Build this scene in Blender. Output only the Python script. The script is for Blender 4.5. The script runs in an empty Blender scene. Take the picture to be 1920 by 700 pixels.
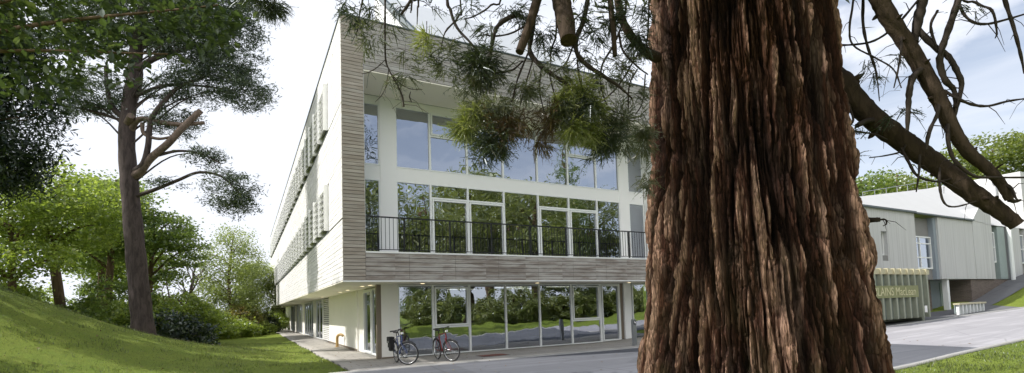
import bpy, math, random
import numpy as np
from math import radians, sin, cos, pi, sqrt, atan2
random.seed(7)
RNG = np.random.default_rng(11)
SC = bpy.context.scene
COL = SC.collection

# ------------------------------------------------------------------ objects
def tag(o, label=None, cat=None, group=None, kind=None):
    if label: o['label'] = label
    if cat: o['category'] = cat
    if group: o['group'] = group
    if kind: o['kind'] = kind
    return o

def thing(name, label, cat, loc=(0, 0, 0), rot=0.0, group=None):
    o = bpy.data.objects.new(name, None)
    o.empty_display_size = 0.2
    COL.objects.link(o)
    o.location = loc
    o.rotation_euler = (0, 0, rot)
    return tag(o, label, cat, group)

def mesh_obj(name, V, F, mat, parent=None, smooth=False, attr=None, mats=None, midx=None):
    """V (n,3) array, F list of index arrays (each an (m,k) array of k-gons)."""
    me = bpy.data.meshes.new(name)
    V = np.asarray(V, dtype=np.float32)
    F = [np.asarray(f, dtype=np.int32) for f in F if len(f)]
    nl = sum(f.size for f in F)
    npoly = sum(len(f) for f in F)
    me.vertices.add(len(V))
    me.vertices.foreach_set('co', V.ravel())
    me.loops.add(nl)
    me.polygons.add(npoly)
    me.loops.foreach_set('vertex_index', np.concatenate([f.ravel() for f in F]))
    st = []
    s = 0
    for f in F:
        st.append(np.arange(len(f)) * f.shape[1] + s)
        s += f.size
    me.polygons.foreach_set('loop_start', np.concatenate(st).astype(np.int32))
    for m in (mats or [mat]):
        me.materials.append(m)
    if midx is not None:
        me.polygons.foreach_set('material_index', np.asarray(midx, dtype=np.int32))
    me.update(calc_edges=True)
    if attr is not None:
        for k, a in attr.items():
            at = me.attributes.new(k, 'FLOAT', 'POINT')
            at.data.foreach_set('value', np.asarray(a, dtype=np.float32))
    me.polygons.foreach_set('use_smooth', np.full(npoly, bool(smooth)))
    me.validate()
    o = bpy.data.objects.new(name, me)
    COL.objects.link(o)
    if parent: o.parent = parent
    return o

class MB:
    """collects shapes into one mesh"""
    def __init__(self):
        self.v = []; self.f = {}; self.n = 0
    def add(self, V, faces):
        V = np.asarray(V, float)
        self.v.append(V)
        for f in faces:
            self.f.setdefault(len(f), []).append([i + self.n for i in f])
        self.n += len(V)
        return self
    def box(self, x0, x1, y0, y1, z0, z1, rot=None, at=None):
        V = np.array([(x, y, z) for z in (z0, z1) for y in (y0, y1) for x in (x0, x1)], float)
        if rot is not None:
            V = V @ np.asarray(rot).T
        if at is not None:
            V = V + np.asarray(at)
        return self.add(V, [(0, 2, 3, 1), (4, 5, 7, 6), (0, 1, 5, 4), (2, 6, 7, 3), (0, 4, 6, 2), (1, 3, 7, 5)])
    def quad(self, a, b, c, d):
        return self.add([a, b, c, d], [(0, 1, 2, 3)])
    def tube(self, pts, radii, n=8, cap=True):
        P = np.asarray(pts, float)
        if np.isscalar(radii): radii = [radii] * len(P)
        T = np.gradient(P, axis=0)
        T /= np.linalg.norm(T, axis=1)[:, None] + 1e-12
        ref = np.array([0, 0, 1.0])
        if abs(T[0] @ ref) > .9: ref = np.array([1.0, 0, 0])
        a = np.cross(T[0], ref); a /= np.linalg.norm(a)
        V = []
        for i in range(len(P)):
            a = a - T[i] * (a @ T[i]); a /= np.linalg.norm(a) + 1e-12
            b = np.cross(T[i], a)
            for k in range(n):
                t = 2 * pi * k / n
                V.append(P[i] + radii[i] * (a * cos(t) + b * sin(t)))
        F = []
        for i in range(len(P) - 1):
            for k in range(n):
                F.append((i * n + k, i * n + (k + 1) % n, (i + 1) * n + (k + 1) % n, (i + 1) * n + k))
        self.add(V, F)
        if cap:
            m = len(P) - 1
            self.add([V[k] for k in range(n)], [tuple(range(n - 1, -1, -1))])
            self.add([V[m * n + k] for k in range(n)], [tuple(range(n))])
        return self
    def ring(self, c, R, r, axis, n=28, m=6):
        axis = np.asarray(axis, float); axis /= np.linalg.norm(axis)
        ref = np.array([0, 0, 1.0]) if abs(axis[2]) < .9 else np.array([1.0, 0, 0])
        a = np.cross(axis, ref); a /= np.linalg.norm(a); b = np.cross(axis, a)
        V = []; F = []
        for i in range(n):
            t = 2 * pi * i / n; d = a * cos(t) + b * sin(t)
            for k in range(m):
                s = 2 * pi * k / m
                V.append(np.asarray(c) + d * (R + r * cos(s)) + axis * r * sin(s))
        for i in range(n):
            for k in range(m):
                F.append((i * m + k, ((i + 1) % n) * m + k, ((i + 1) % n) * m + (k + 1) % m, i * m + (k + 1) % m))
        return self.add(V, F)
    def build(self, name, mat, parent=None, smooth=False, label=None):
        o = mesh_obj(name, np.concatenate(self.v), [np.array(x) for x in self.f.values()], mat, parent, smooth)
        if label: o['label'] = label
        return o

def copy_tree(o, parent=None):
    c = o.copy(); COL.objects.link(c); c.parent = parent
    for ch in list(o.children): copy_tree(ch, c)
    return c

# ------------------------------------------------------------------ numpy noise
def _hash(ix, iy, iz, seed):
    h = (ix.astype(np.int64) * 374761393 + iy.astype(np.int64) * 668265263 + iz.astype(np.int64) * 2147483647 + seed * 144665) & 0xffffffff
    h = ((h ^ (h >> 13)) * 1274126177) & 0xffffffff
    h = ((h ^ (h >> 16)) * 2246822519) & 0xffffffff
    return (h ^ (h >> 15)) & 0xffffffff
def noise3(x, y, z, seed=0):
    x, y, z = np.broadcast_arrays(x, y, z)
    ix, iy, iz = np.floor(x), np.floor(y), np.floor(z)
    fx, fy, fz = x - ix, y - iy, z - iz
    ux, uy, uz = [f * f * f * (f * (f * 6 - 15) + 10) for f in (fx, fy, fz)]
    r = 0
    for dx in (0, 1):
        for dy in (0, 1):
            for dz in (0, 1):
                h = _hash(ix + dx, iy + dy, iz + dz, seed)
                gx = ((h & 1023) / 511.5 - 1); gy = (((h >> 10) & 1023) / 511.5 - 1); gz = (((h >> 20) & 1023) / 511.5 - 1)
                w = (ux if dx else 1 - ux) * (uy if dy else 1 - uy) * (uz if dz else 1 - uz)
                r = r + w * (gx * (fx - dx) + gy * (fy - dy) + gz * (fz - dz))
    return r
def fbm(x, y, z, seed=0, oct=4):
    r = 0; a = 1
    for o in range(oct):
        r = r + a * noise3(x * 2 ** o, y * 2 ** o, z * 2 ** o, seed + o * 17)
        a *= .5
    return r

# ------------------------------------------------------------------ materials
class NT:
    def __init__(self, name):
        self.m = bpy.data.materials.new(name); self.m.use_nodes = True
        self.t = self.m.node_tree; self.t.nodes.clear()
        self.out = self.t.nodes.new('ShaderNodeOutputMaterial')
    def n(self, typ, **kw):
        nd = self.t.nodes.new('ShaderNode' + typ)
        for k, val in kw.items():
            if k in nd.inputs.keys() if isinstance(k, str) else False:
                nd.inputs[k].default_value = val
            else:
                setattr(nd, k, val)
        return nd
    def l(self, a, b): self.t.links.new(a, b)
    def set(self, nd, key, val):
        if hasattr(val, 'is_linked') or val.__class__.__name__.startswith('NodeSocket'): self.l(val, nd.inputs[key])
        else: nd.inputs[key].default_value = val
    def coord(self, kind='Object', scale=(1, 1, 1)):
        tc = self.n('TexCoord'); mp = self.n('Mapping'); mp.inputs['Scale'].default_value = scale
        self.l(tc.outputs[kind], mp.inputs['Vector']); return mp.outputs[0]
    def noise(self, vec, scale=5, detail=4, rough=.5, dist=0):
        nd = self.n('TexNoise'); self.l(vec, nd.inputs['Vector'])
        nd.inputs['Scale'].default_value = scale; nd.inputs['Detail'].default_value = detail
        nd.inputs['Roughness'].default_value = rough; nd.inputs['Distortion'].default_value = dist
        return nd.outputs['Fac']
    def ramp(self, fac, stops):
        nd = self.n('ValToRGB'); e = nd.color_ramp.elements
        while len(e) < len(stops): e.new(.5)
        for i, (p, c) in enumerate(stops):
            e[i].position = p; e[i].color = (c[0], c[1], c[2], 1) if len(c) == 3 else c
        self.l(fac, nd.inputs[0]); return nd.outputs[0]
    def mix(self, f, a, b, mode='MIX'):
        nd = self.n('Mix', data_type='RGBA', blend_type=mode)
        for key, val in ((0, f), (6, a), (7, b)):
            if isinstance(val, (int, float)): nd.inputs[key].default_value = val
            elif isinstance(val, tuple): nd.inputs[key].default_value = (*val[:3], 1)
            else: self.l(val, nd.inputs[key])
        return nd.outputs[2]
    def math(self, op, a, b=0.0, clamp=False):
        nd = self.n('Math', operation=op, use_clamp=clamp)
        for k, val in ((0, a), (1, b)):
            if isinstance(val, (int, float)): nd.inputs[k].default_value = val
            else: self.l(val, nd.inputs[k])
        return nd.outputs[0]
    def bump(self, h, strength=.3, dist=.02, normal=None):
        nd = self.n('Bump'); nd.inputs['Strength'].default_value = strength; nd.inputs['Distance'].default_value = dist
        self.l(h, nd.inputs['Height'])
        if normal: self.l(normal, nd.inputs['Normal'])
        return nd.outputs[0]
    def principled(self, color, rough=.6, metal=0, normal=None, spec=.5):
        p = self.n('BsdfPrincipled')
        if isinstance(color, tuple): p.inputs['Base Color'].default_value = (*color[:3], 1)
        else: self.l(color, p.inputs['Base Color'])
        if isinstance(rough, (int, float)): p.inputs['Roughness'].default_value = rough
        else: self.l(rough, p.inputs['Roughness'])
        p.inputs['Metallic'].default_value = metal
        p.inputs['Specular IOR Level'].default_value = spec
        if normal: self.l(normal, p.inputs['Normal'])
        return p.outputs[0]
    def done(self, sh):
        self.l(sh, self.out.inputs['Surface']); return self.m

def plain(name, col, rough=.6, metal=0, var=.12, scale=3.0, bump=0.0):
    t = NT(name); v = t.coord('Object')
    f = t.noise(v, scale, 6, .6)
    c = t.mix(f, tuple(x * (1 - var) for x in col), tuple(min(1, x * (1 + var)) for x in col))
    n = t.bump(t.noise(v, scale * 12, 4), bump, .01) if bump else None
    return t.done(t.principled(c, rough, metal, n))

def emit(name, col, s):
    t = NT(name); e = t.n('Emission'); e.inputs[0].default_value = (*col, 1); e.inputs[1].default_value = s
    return t.done(e.outputs[0])

def timber(name, along, c0, c1, c2, board=.14, panel=1.55, rough=.75):
    """weathered boards running along X or Y; every board and every panel has its own tone"""
    t = NT(name); tc = t.n('TexCoord'); sx = t.n('SeparateXYZ'); t.l(tc.outputs['Object'], sx.inputs[0])
    A = sx.outputs[0 if along == 'x' else 1]; Z = sx.outputs[2]
    bi = t.math('FLOOR', t.math('DIVIDE', Z, board)); pi_ = t.math('FLOOR', t.math('DIVIDE', A, panel))
    cb = t.n('CombineXYZ'); t.l(bi, cb.inputs[0]); t.l(pi_, cb.inputs[1])
    wn = t.n('TexWhiteNoise', noise_dimensions='2D'); t.l(cb.outputs[0], wn.inputs['Vector'])
    g = t.n('CombineXYZ'); t.l(t.math('MULTIPLY', A, 1.3), g.inputs[0]); t.l(t.math('MULTIPLY', Z, 42), g.inputs[1]); t.l(wn.outputs[0], g.inputs[2])
    grain = t.noise(g.outputs[0], 1.6, 7, .65, .4)
    g2 = t.n('CombineXYZ'); t.l(t.math('MULTIPLY', A, .9), g2.inputs[0]); t.l(t.math('MULTIPLY', Z, 5), g2.inputs[1]); t.l(t.math('MULTIPLY', wn.outputs[0], 9), g2.inputs[2])
    stain = t.noise(g2.outputs[0], 1.0, 4, .6, .6)
    base = t.mix(wn.outputs[0], c0, c1)
    base = t.mix(t.math('MULTIPLY', t.ramp(stain, [(.40, (0, 0, 0)), (.62, (1, 1, 1))]), .7), base, c2)
    base = t.mix(t.math('MULTIPLY', t.ramp(grain, [(.3, (1, 1, 1)), (.6, (0, 0, 0))]), .45), base, tuple(x * .5 for x in c2))
    return t.done(t.principled(base, rough, 0, t.bump(grain, .35, .006), .25))

def leafmat(name, c0, c1, trans=.45, c2=None, gloss=.12, rough=.4):
    t = NT(name); g = t.n('NewGeometry')
    r = g.outputs['Random Per Island']
    stops = [(0, c0), (1, c1)] if c2 is None else [(0, c0), (.75, c1), (1, c2)]
    c = t.ramp(r, stops)
    d = t.n('BsdfDiffuse'); t.l(c, d.inputs[0])
    tr = t.n('BsdfTranslucent'); t.l(t.mix(.35, c, tuple(min(1, x * 2.0) for x in (c1[0] * 1.2, c1[1] * 1.25, c1[2] * .5))), tr.inputs[0])
    m = t.n('MixShader'); m.inputs[0].default_value = trans; t.l(d.outputs[0], m.inputs[1]); t.l(tr.outputs[0], m.inputs[2])
    gl = t.n('BsdfGlossy'); gl.inputs[0].default_value = (.9, .95, 1, 1); gl.inputs['Roughness'].default_value = rough
    m2 = t.n('MixShader'); m2.inputs[0].default_value = gloss * .5; t.l(m.outputs[0], m2.inputs[1]); t.l(gl.outputs[0], m2.inputs[2])
    return t.done(m2.outputs[0])

def barkmat(name, dark, light, sx=8, sz=1.2, bump=.7):
    t = NT(name); v = t.coord('Object', (sx, sx, sz))
    f = t.noise(v, 1.2, 8, .65, .6)
    c = t.ramp(f, [(.33, dark), (.62, light)])
    big = t.noise(t.coord('Object', (.6, .6, .25)), 1.0, 3)
    c = t.mix(t.math('MULTIPLY', big, .4), c, tuple(x * 1.25 for x in light))
    return t.done(t.principled(c, .9, 0, t.bump(f, bump, .04), .2))

def glassmat(name, tint, refl=.48, blend=.5, wav=.022):
    t = NT(name); v = t.coord('Object', (1, 1, 1))
    nrm = t.bump(t.noise(v, .9, 2, .4), wav, .5)
    gl = t.n('BsdfGlossy'); gl.inputs[0].default_value = (.82, .87, .96, 1); gl.inputs['Roughness'].default_value = 0.0; t.l(nrm, gl.inputs['Normal'])
    tr = t.n('BsdfTransparent'); tr.inputs[0].default_value = (*tint, 1)
    fr = t.n('Fresnel'); fr.inputs[0].default_value = 1.5
    fac = t.math('ADD', t.math('MULTIPLY', fr.outputs[0], .9), refl, True)
    m = t.n('MixShader'); t.l(fac, m.inputs[0]); t.l(tr.outputs[0], m.inputs[1]); t.l(gl.outputs[0], m.inputs[2])
    return t.done(m.outputs[0])

M = {}
M['front_timber'] = timber('front timber', 'x', (.44, .43, .42), (.54, .525, .505), (.31, .28, .26), board=.1325)
M['band_timber'] = timber('stained band timber', 'x', (.46, .435, .41), (.58, .55, .52), (.21, .16, .13), board=.1383)
M['leg_timber'] = timber('corner timber', 'x', (.42, .39, .35), (.52, .47, .42), (.31, .26, .215), board=.1083)
M['sunlit_side_timber'] = timber('sunlit side timber', 'y', (.84, .83, .82), (.91, .90, .89), (.73, .71, .69))  # much paler than the front boards: strong sunlight put into the wood colour
M['backing'] = plain('dark backing', (.03, .027, .025), .9)
M['white'] = plain('white render', (.90, .90, .90), .6, var=.03, scale=1)
M['soffit'] = plain('soffit paint', (.92, .87, .77), .7, var=.03, scale=1)
M['frame'] = plain('pale window frame', (.86, .88, .88), .4, var=.03)
M['trim'] = plain('pale trim', (.88, .88, .87), .5, var=.03)
M['cream'] = plain('cream render', (.85, .83, .78), .75, var=.05, scale=1.5)
M['coping'] = plain('grey metal coping', (.10, .12, .12), .45, .3)
M['darkmetal'] = plain('black steel', (.02, .021, .023), .45, .2)
M['steel'] = plain('brushed steel', (.42, .43, .44), .38, .8, var=.08)
M['inner'] = plain('interior paint', (.16, .165, .17), .8, var=.2, scale=1)
M['innerdark'] = plain('interior dark', (.035, .037, .04), .8)
M['louvre'] = plain('louvre blade', (.84, .84, .83), .5, var=.06)
M['glass'] = glassmat('window glass', (.42, .47, .48))
M['glass_side'] = glassmat('side glass', (.35, .42, .42), .3)
M['roofslat'] = plain('white roof slats', (.56, .58, .60), .5, var=.05)
M['lamp'] = emit('warm downlight', (1, .82, .5), 3.0)
M['strip'] = emit('cool strip light', (1, .95, .8), 2.0)
M['post_brown'] = plain('bronze post', (.22, .18, .14), .5, .3)
# ------------------------------------------------------------------ place frame
C0 = np.array([-4.967, 14.567, 0.0]); YAW = 1.0775
U = np.array([sin(YAW), cos(YAW), 0.0]); Vv = np.array([-cos(YAW), sin(YAW), 0.0])
BROT = atan2(U[1], U[0])
def L(u, v, z=0.0): return C0 + U * u + Vv * v + np.array([0, 0, z])
def sstep(a, b, x):
    t = np.clip((np.asarray(x, float) - a) / (b - a), 0, 1); return t * t * (3 - 2 * t)
def ground_z(x, y):
    x = np.asarray(x, float); y = np.asarray(y, float)
    g = np.exp(-(((x + 20) / np.where(x > -20, 7.5, 9.5)) ** 2 + ((y - 13) / 8.2) ** 2))
    m = np.maximum(0, 4.2 * g - .2)
    u = (x - C0[0]) * U[0] + (y - C0[1]) * U[1]; v = (x - C0[0]) * Vv[0] + (y - C0[1]) * Vv[1]
    r = .028 * np.maximum(0, u - 9) * sstep(9, 13, u)
    r = np.minimum(r, 2.5)
    b = sstep(-4.6, -2.4, v) * sstep(33, 46, u) * 1.9 + sstep(3, 30, v) * sstep(20, 45, u) * 3.0
    far = sstep(60, 300, y) * 2.0
    lump = .05 * np.sin(x * .8 + 1.2) * np.sin(y * .55) * sstep(-4, -8, x) * sstep(60, 40, y)
    return m + r + b - far * 0 + lump

# ------------------------------------------------------------------ ground
def lawnmat():
    t = NT('lawn grass'); v = t.coord('Object')
    a = t.noise(v, .35, 4, .6); b = t.noise(v, 3.5, 5, .65); c = t.noise(t.coord('Object', (1, 1, .3)), 55, 4, .7)
    col = t.mix(t.ramp(a, [(.35, (0, 0, 0)), (.68, (1, 1, 1))]), (.17, .25, .035), (.29, .36, .055))
    col = t.mix(t.ramp(b, [(.35, (0, 0, 0)), (.7, (1, 1, 1))]), col, (.25, .30, .05))
    col = t.mix(t.math('MULTIPLY', t.ramp(c, [(.42, (1, 1, 1)), (.6, (0, 0, 0))]), .5), col, (.04, .06, .012))
    leafs = t.noise(v, 9, 2, .5)
    col = t.mix(t.ramp(leafs, [(.70, (0, 0, 0)), (.74, (1, 1, 1))]), col, (.10, .07, .03))
    return t.done(t.principled(col, .85, 0, t.bump(c, .8, .03), .15))
M['lawn'] = lawnmat()
def asphaltmat(name, c0, c1, streak=.3):
    t = NT(name); v = t.coord('Object')
    a = t.noise(v, .5, 5, .6); f = t.noise(v, 90, 3, .7)
    s = t.noise(t.coord('Object', (.12, 1.6, 1)), 1.4, 6, .6, .8)
    col = t.mix(a, c0, c1)
    col = t.mix(t.math('MULTIPLY', t.ramp(s, [(.5, (0, 0, 0)), (.62, (1, 1, 1))]), streak), col, tuple(x * 1.7 for x in c1))  # pale streaks stand in for dappled sunlight on the ground
    vo = t.n('TexVoronoi', feature='DISTANCE_TO_EDGE'); t.l(t.coord('Object', (.35, .5, 1)), vo.inputs[0]); vo.inputs['Scale'].default_value = .8
    crack = t.ramp(vo.outputs[0], [(.0, (1, 1, 1)), (.012, (0, 0, 0))])
    col = t.mix(t.math('MULTIPLY', t.math('MULTIPLY', crack, t.noise(v, .7, 2)), .8), col, tuple(x * .35 for x in c0))
    pt = t.n('TexVoronoi'); t.l(t.coord('Object', (.22, .3, 1)), pt.inputs[0]); pt.inputs['Scale'].default_value = 1.0
    bw = t.n('RGBToBW'); t.l(pt.outputs['Color'], bw.inputs[0]); col = t.mix(.35, col, t.ramp(bw.outputs[0], [(.2, (.3, .3, .3)), (.8, (.62, .62, .62))]), 'SOFT_LIGHT')
    col = t.mix(t.math('MULTIPLY', f, .45), col, tuple(x * .5 for x in c0))
    return t.done(t.principled(col, .8, 0, t.bump(f, .5, .008), .3))
M['asphalt'] = asphaltmat('shaded forecourt asphalt', (.12, .125, .14), (.17, .175, .195))  # dark copy of the road surface, building shade put into its colour
M['road'] = asphaltmat('sunlit road paving', (.36, .35, .37), (.46, .445, .46), .3)  # pale copy of the same surface for the stretch in sun
M['yard'] = asphaltmat('yard concrete', (.16, .16, .17), (.2, .2, .2), .1)
def pavemat():
    t = NT('concrete paving'); v = t.coord('Object')
    br = t.n('TexBrick'); t.l(v, br.inputs['Vector']); br.offset = .5
    br.inputs['Scale'].default_value = 1; br.inputs['Brick Width'].default_value = .9; br.inputs['Row Height'].default_value = .6
    br.inputs['Mortar Size'].default_value = .008; br.inputs['Mortar'].default_value = (.10, .10, .09, 1)
    br.inputs['Color1'].default_value = (.46, .43, .39, 1); br.inputs['Color2'].default_value = (.38, .36, .33, 1)
    n = t.noise(v, 1.1, 6, .65); col = t.mix(t.math('MULTIPLY', n, .5), br.outputs[0], (.22, .21, .19))
    return t.done(t.principled(col, .85, 0, t.bump(t.noise(v, 60, 3), .3, .005), .2))
M['paving'] = pavemat()
M['kerb'] = plain('kerb stone', (.42, .41, .39), .8, var=.2, scale=2)

def axis_pts():
    xs = np.concatenate([np.arange(-420, -60, 30), np.arange(-60, -34, 3), np.arange(-34, 22, .7), np.arange(22, 60, 2), np.arange(60, 430, 30)])
    ys = np.concatenate([np.arange(-150, -12, 12), np.arange(-12, 45, .7), np.arange(45, 80, 3), np.arange(80, 600, 30)])
    return xs, ys
xs, ys = axis_pts(); X, Y = np.meshgrid(xs, ys); nx, ny = len(xs), len(ys)
idx = np.arange(nx * ny).reshape(ny, nx)
F = np.stack([idx[:-1, :-1], idx[:-1, 1:], idx[1:, 1:], idx[1:, :-1]], -1).reshape(-1, 4)
o = mesh_obj('lawn', np.stack([X.ravel(), Y.ravel(), ground_z(X, Y).ravel()], 1), [F], M['lawn'], smooth=True); tag(o, kind='structure')

def strip(name, us, vs, dz, mat, thick=0):
    """sheet over the ground in the building's own directions"""
    Ug, Vg = np.meshgrid(us, vs); P = C0[None, :2] + Ug.reshape(-1, 1) * U[:2] + Vg.reshape(-1, 1) * Vv[:2]
    z = ground_z(P[:, 0], P[:, 1]) + dz
    idx = np.arange(len(us) * len(vs)).reshape(len(vs), len(us))
    F = np.stack([idx[:-1, :-1], idx[:-1, 1:], idx[1:, 1:], idx[1:, :-1]], -1).reshape(-1, 4)
    Vt = np.column_stack([P, z])
    R3 = np.array([[U[0], U[1], 0], [Vv[0], Vv[1], 0], [0, 0, 1]])
    o = mesh_obj(name, (Vt - C0) @ R3.T, [F], mat, smooth=True)
    o.location = C0; o.rotation_euler = (0, 0, BROT)
    if thick:
        s = o.modifiers.new('thickness', 'SOLIDIFY'); s.thickness = thick; s.offset = -1
    return tag(o, kind='structure')
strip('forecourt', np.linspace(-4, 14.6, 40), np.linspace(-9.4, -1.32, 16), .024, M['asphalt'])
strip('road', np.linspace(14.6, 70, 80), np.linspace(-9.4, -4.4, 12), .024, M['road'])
strip('yard', np.linspace(14.6, 35.5, 40), np.linspace(-4.28, -1.6, 10), .024, M['yard'])
strip('yard', np.linspace(35.5, 62, 50), np.linspace(-2.9, -1.6, 10), .024, M['yard'])
strip('pavement', np.linspace(0, 14.6, 24), np.linspace(-1.2, 1.9, 6), .05, M['paving'], .1)
strip('path', np.linspace(0, 1.7, 5), np.linspace(1.9, 49, 60), .05, M['paving'], .1)
strip('kerb', np.linspace(-.6, 14.6, 24), np.array([-1.32, -1.2]), .056, M['kerb'], .12)
strip('kerb', np.linspace(-4, 70, 90), np.array([-9.52, -9.4]), .05, M['kerb'], .1)
strip('kerb', np.linspace(14.6, 46, 60), np.array([-4.4, -4.28]), .06, M['kerb'], .1)

# ------------------------------------------------------------------ main building
B = thing('office_building', 'long timber clad office building with a recessed glazed balcony front and white soffits', 'building', tuple(C0), BROT)
LEN = 48.0; WID = 14.16; TOP = 10.70

def boards_front(m, u0, u1, z0, z1, v0=0.0, th=.022, board=.14, panel=None):
    cuts = [u0, u1] if panel is None else [u0] + [p for p in panel if u0 + .05 < p < u1 - .05] + [u1]
    n = max(1, round((z1 - z0) / board)); h = (z1 - z0) / n
    for a, b in zip(cuts[:-1], cuts[1:]):
        for i in range(n):
            j = random.uniform(-.0025, .0025)
            m.box(a + .004, b - .004, v0 + j, v0 + th, z0 + i * h + .008, z0 + (i + 1) * h - .006)
def boards_side(m, v0, v1, z0, z1, board=.14, panel=1.55):
    n = max(1, round((z1 - z0) / board)); h = (z1 - z0) / n
    c = v0
    while c < v1 - .01:
        d = min(c + panel, v1)
        for i in range(n):
            j = random.uniform(-.003, .003)
            m.box(j, .022, c + .004, d - .004, z0 + i * h + .008, z0 + (i + 1) * h - .006)
        c = d
PAN = [2.0, 3.55, 5.13, 6.72, 8.25, 9.81, 11.33, 12.9]
for a, b, bw, mt, lb in ((9.11, TOP, .13, 'front_timber', 'wide grey board band along the top of the front'), (2.58, 3.41, .14, 'band_timber', 'stained board band under the balcony')):
    m = MB(); boards_front(m, .66, 13.5, a, b, panel=PAN, board=bw); m.build('front_cladding', M[mt], B, label=lb)
for a, b in ((0.0, .66), (13.5, WID)):
    m = MB(); boards_front(m, a, b, 2.58, TOP, board=.108); m.build('front_cladding', M['leg_timber'], B, label='brown board pier at the end of the front')
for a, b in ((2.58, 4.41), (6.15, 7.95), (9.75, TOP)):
    m = MB(); boards_side(m, .03, LEN, a, b); m.build('side_cladding', M['sunlit_side_timber'], B)
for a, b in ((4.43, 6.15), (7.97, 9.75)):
    m = MB(); boards_side(m, .03, 2.7, a + .02, b - .002, panel=2.67); m.build('side_cladding', M['sunlit_side_timber'], B)
    m = MB(); boards_side(m, 45.5, LEN, a + .02, b - .002); m.build('side_cladding', M['sunlit_side_timber'], B)
# structure behind the boards
m = MB()
m.box(.0225, .66, .0225, 2.7, 2.6, 10.66)                         # left corner pier
m.box(13.5, WID, .0225, 2.7, 2.6, 10.66)
m.box(.66, 13.5, .0225, .30, 9.106, 10.66)                        # top band
m.box(.66, 13.5, .0225, .12, 2.6, 3.40)                           # bottom band
m.box(.0225, .40, 2.7, LEN, 2.6, 4.41); m.box(.0225, .40, 2.7, LEN, 6.15, 7.95); m.box(.0225, .40, 2.7, LEN, 9.75, 10.66)
m.box(.0225, .40, 45.5, LEN, 4.41, 9.75)
m.box(.0225, WID, LEN, LEN + .2, 0.1, 10.66)
m.box(WID - .3, WID - .003, 2.7, LEN, 0.05, 10.66)
m.build('wall', M['backing'], B)
m = MB(); m.box(.04, WID - .02, .30, LEN, 10.2, 10.655); m.build('roof', M['coping'], B)
m = MB(); m.box(-.03, WID + .03, -.03, .12, TOP, TOP + .045); m.box(-.03, .10, .12, LEN, TOP, TOP + .045); m.build('coping', M['coping'], B)
m = MB(); m.box(-.012, .03, 2.7, LEN, 4.41, 4.45); m.box(-.012, .03, 2.7, LEN, 7.95, 7.99); m.build('ledge', M['coping'], B)
# soffits and trims
m = MB(); m.box(.01, WID - .01, .01, LEN - .02, 2.545, 2.578); m.build('soffit', M['soffit'], B)
m = MB(); m.box(.662, 13.498, .004, 1.66, 9.07, 9.104); m.build('soffit', M['soffit'], B, label='recess soffit over the balcony')
m = MB(); m.box(.662, 13.498, -.012, 1.64, 3.413, 3.465); m.build('balcony_deck', M['trim'], B)
m = MB(); m.box(-.006, WID, -.012, .005, 2.535, 2.577); m.build('trim', M['trim'], B)
for a in (.662, 13.485):
    m = MB(); m.box(a, a + .013, .03, 1.66, 3.47, 9.068); m.build('recess_wall', M['white'], B)
# white frame of the glazed front
G = 1.70
m = MB()
m.box(.68, 13.48, G - .02, G + .2, 6.15, 6.63); m.box(.68, 13.48, G - .017, G + .2, 8.80, 9.068)
for a, b in ((1.53, 2.09), (12.06, 12.58)): m.box(a, b, G - .06, G + .25, 3.467, 9.066)
m.build('front_wall', M['white'], B)

def window(axis, a0, a1, z0, z1, plane, fw=.05, trans=(), casement=(), name='window', glass='glass', mid=(), blind=0):
    """axis 'x': lies in a plane v=plane and faces -v; 'y': plane u=plane, faces -u. frame with its panes"""
    f = MB()
    def bb(p0, p1, q0, q1, d0=-.035, d1=.05):
        if axis == 'x': f.box(p0, p1, plane + d0, plane + d1, q0, q1)
        else: f.box(plane + d0, plane + d1, p0, p1, q0, q1)
    bb(a0, a0 + fw, z0, z1); bb(a1 - fw, a1, z0, z1)
    bb(a0 + fw, a1 - fw, z0, z0 + fw); bb(a0 + fw, a1 - fw, z1 - fw, z1)
    for t in trans: bb(a0 + fw, a1 - fw, t - .03, t + .03)
    for t in mid: bb(t - .025, t + .025, z0 + fw, z1 - fw, -.03, .045)
    for (c0, c1, e0, e1) in casement:
        w = .055
        for q in ((c0, c0 + w, e0, e1), (c1 - w, c1, e0, e1), (c0 + w, c1 - w, e0, e0 + w), (c0 + w, c1 - w, e1 - w, e1)): bb(*q, -.06, .02)
    fo = f.build(name, M['frame'], B)
    zs = [z0 + fw] + sorted(trans) + [z1 - fw]
    for q0, q1 in zip(zs[:-1], zs[1:]):
        g = MB(); j = [random.uniform(-.003, .003) for _ in range(4)]
        e = [(a0 + fw * .5, q0 - .01), (a1 - fw * .5, q0 - .01), (a1 - fw * .5, q1 + .01), (a0 + fw * .5, q1 + .01)]
        if axis == 'x': g.quad(*[(p, plane + .012 + k, q) for (p, q), k in zip(e, j)])
        else: g.quad(*[(plane + .012 + k, p, q) for (p, q), k in zip(e[::-1], j)])
        g.build('pane', M[glass], fo)
    return fo
# second floor
E = [2.09, 3.33, 4.78, 6.29, 7.84, 9.33, 10.80, 12.06]
window('x', .68, 1.53, 6.63, 8.80, G); window('x', 12.58, 13.48, 6.63, 8.80, G)
for i in range(7):
    if i in (1, 5): window('x', E[i], E[i + 1], 6.63, 8.80, G, .04, trans=(7.92,), casement=[(E[i] + .05, E[i + 1] - .05, 7.96, 8.76)])
    else: window('x', E[i], E[i + 1], 6.63, 8.80, G, .035)
# first floor
window('x', .68, 1.53, 3.467, 6.15, G); window('x', 12.58, 13.48, 3.467, 6.15, G)
for i in range(7):
    if i in (1, 2, 4, 5):
        d = (E[i] + .05, E[i + 1] - .03, 3.50, 5.60)
        window('x', E[i], E[i + 1], 3.467, 6.15, G, .035, trans=(5.65,), casement=[d], name='balcony_door')
    else: window('x', E[i], E[i + 1], 3.467, 6.15, G, .035)
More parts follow.
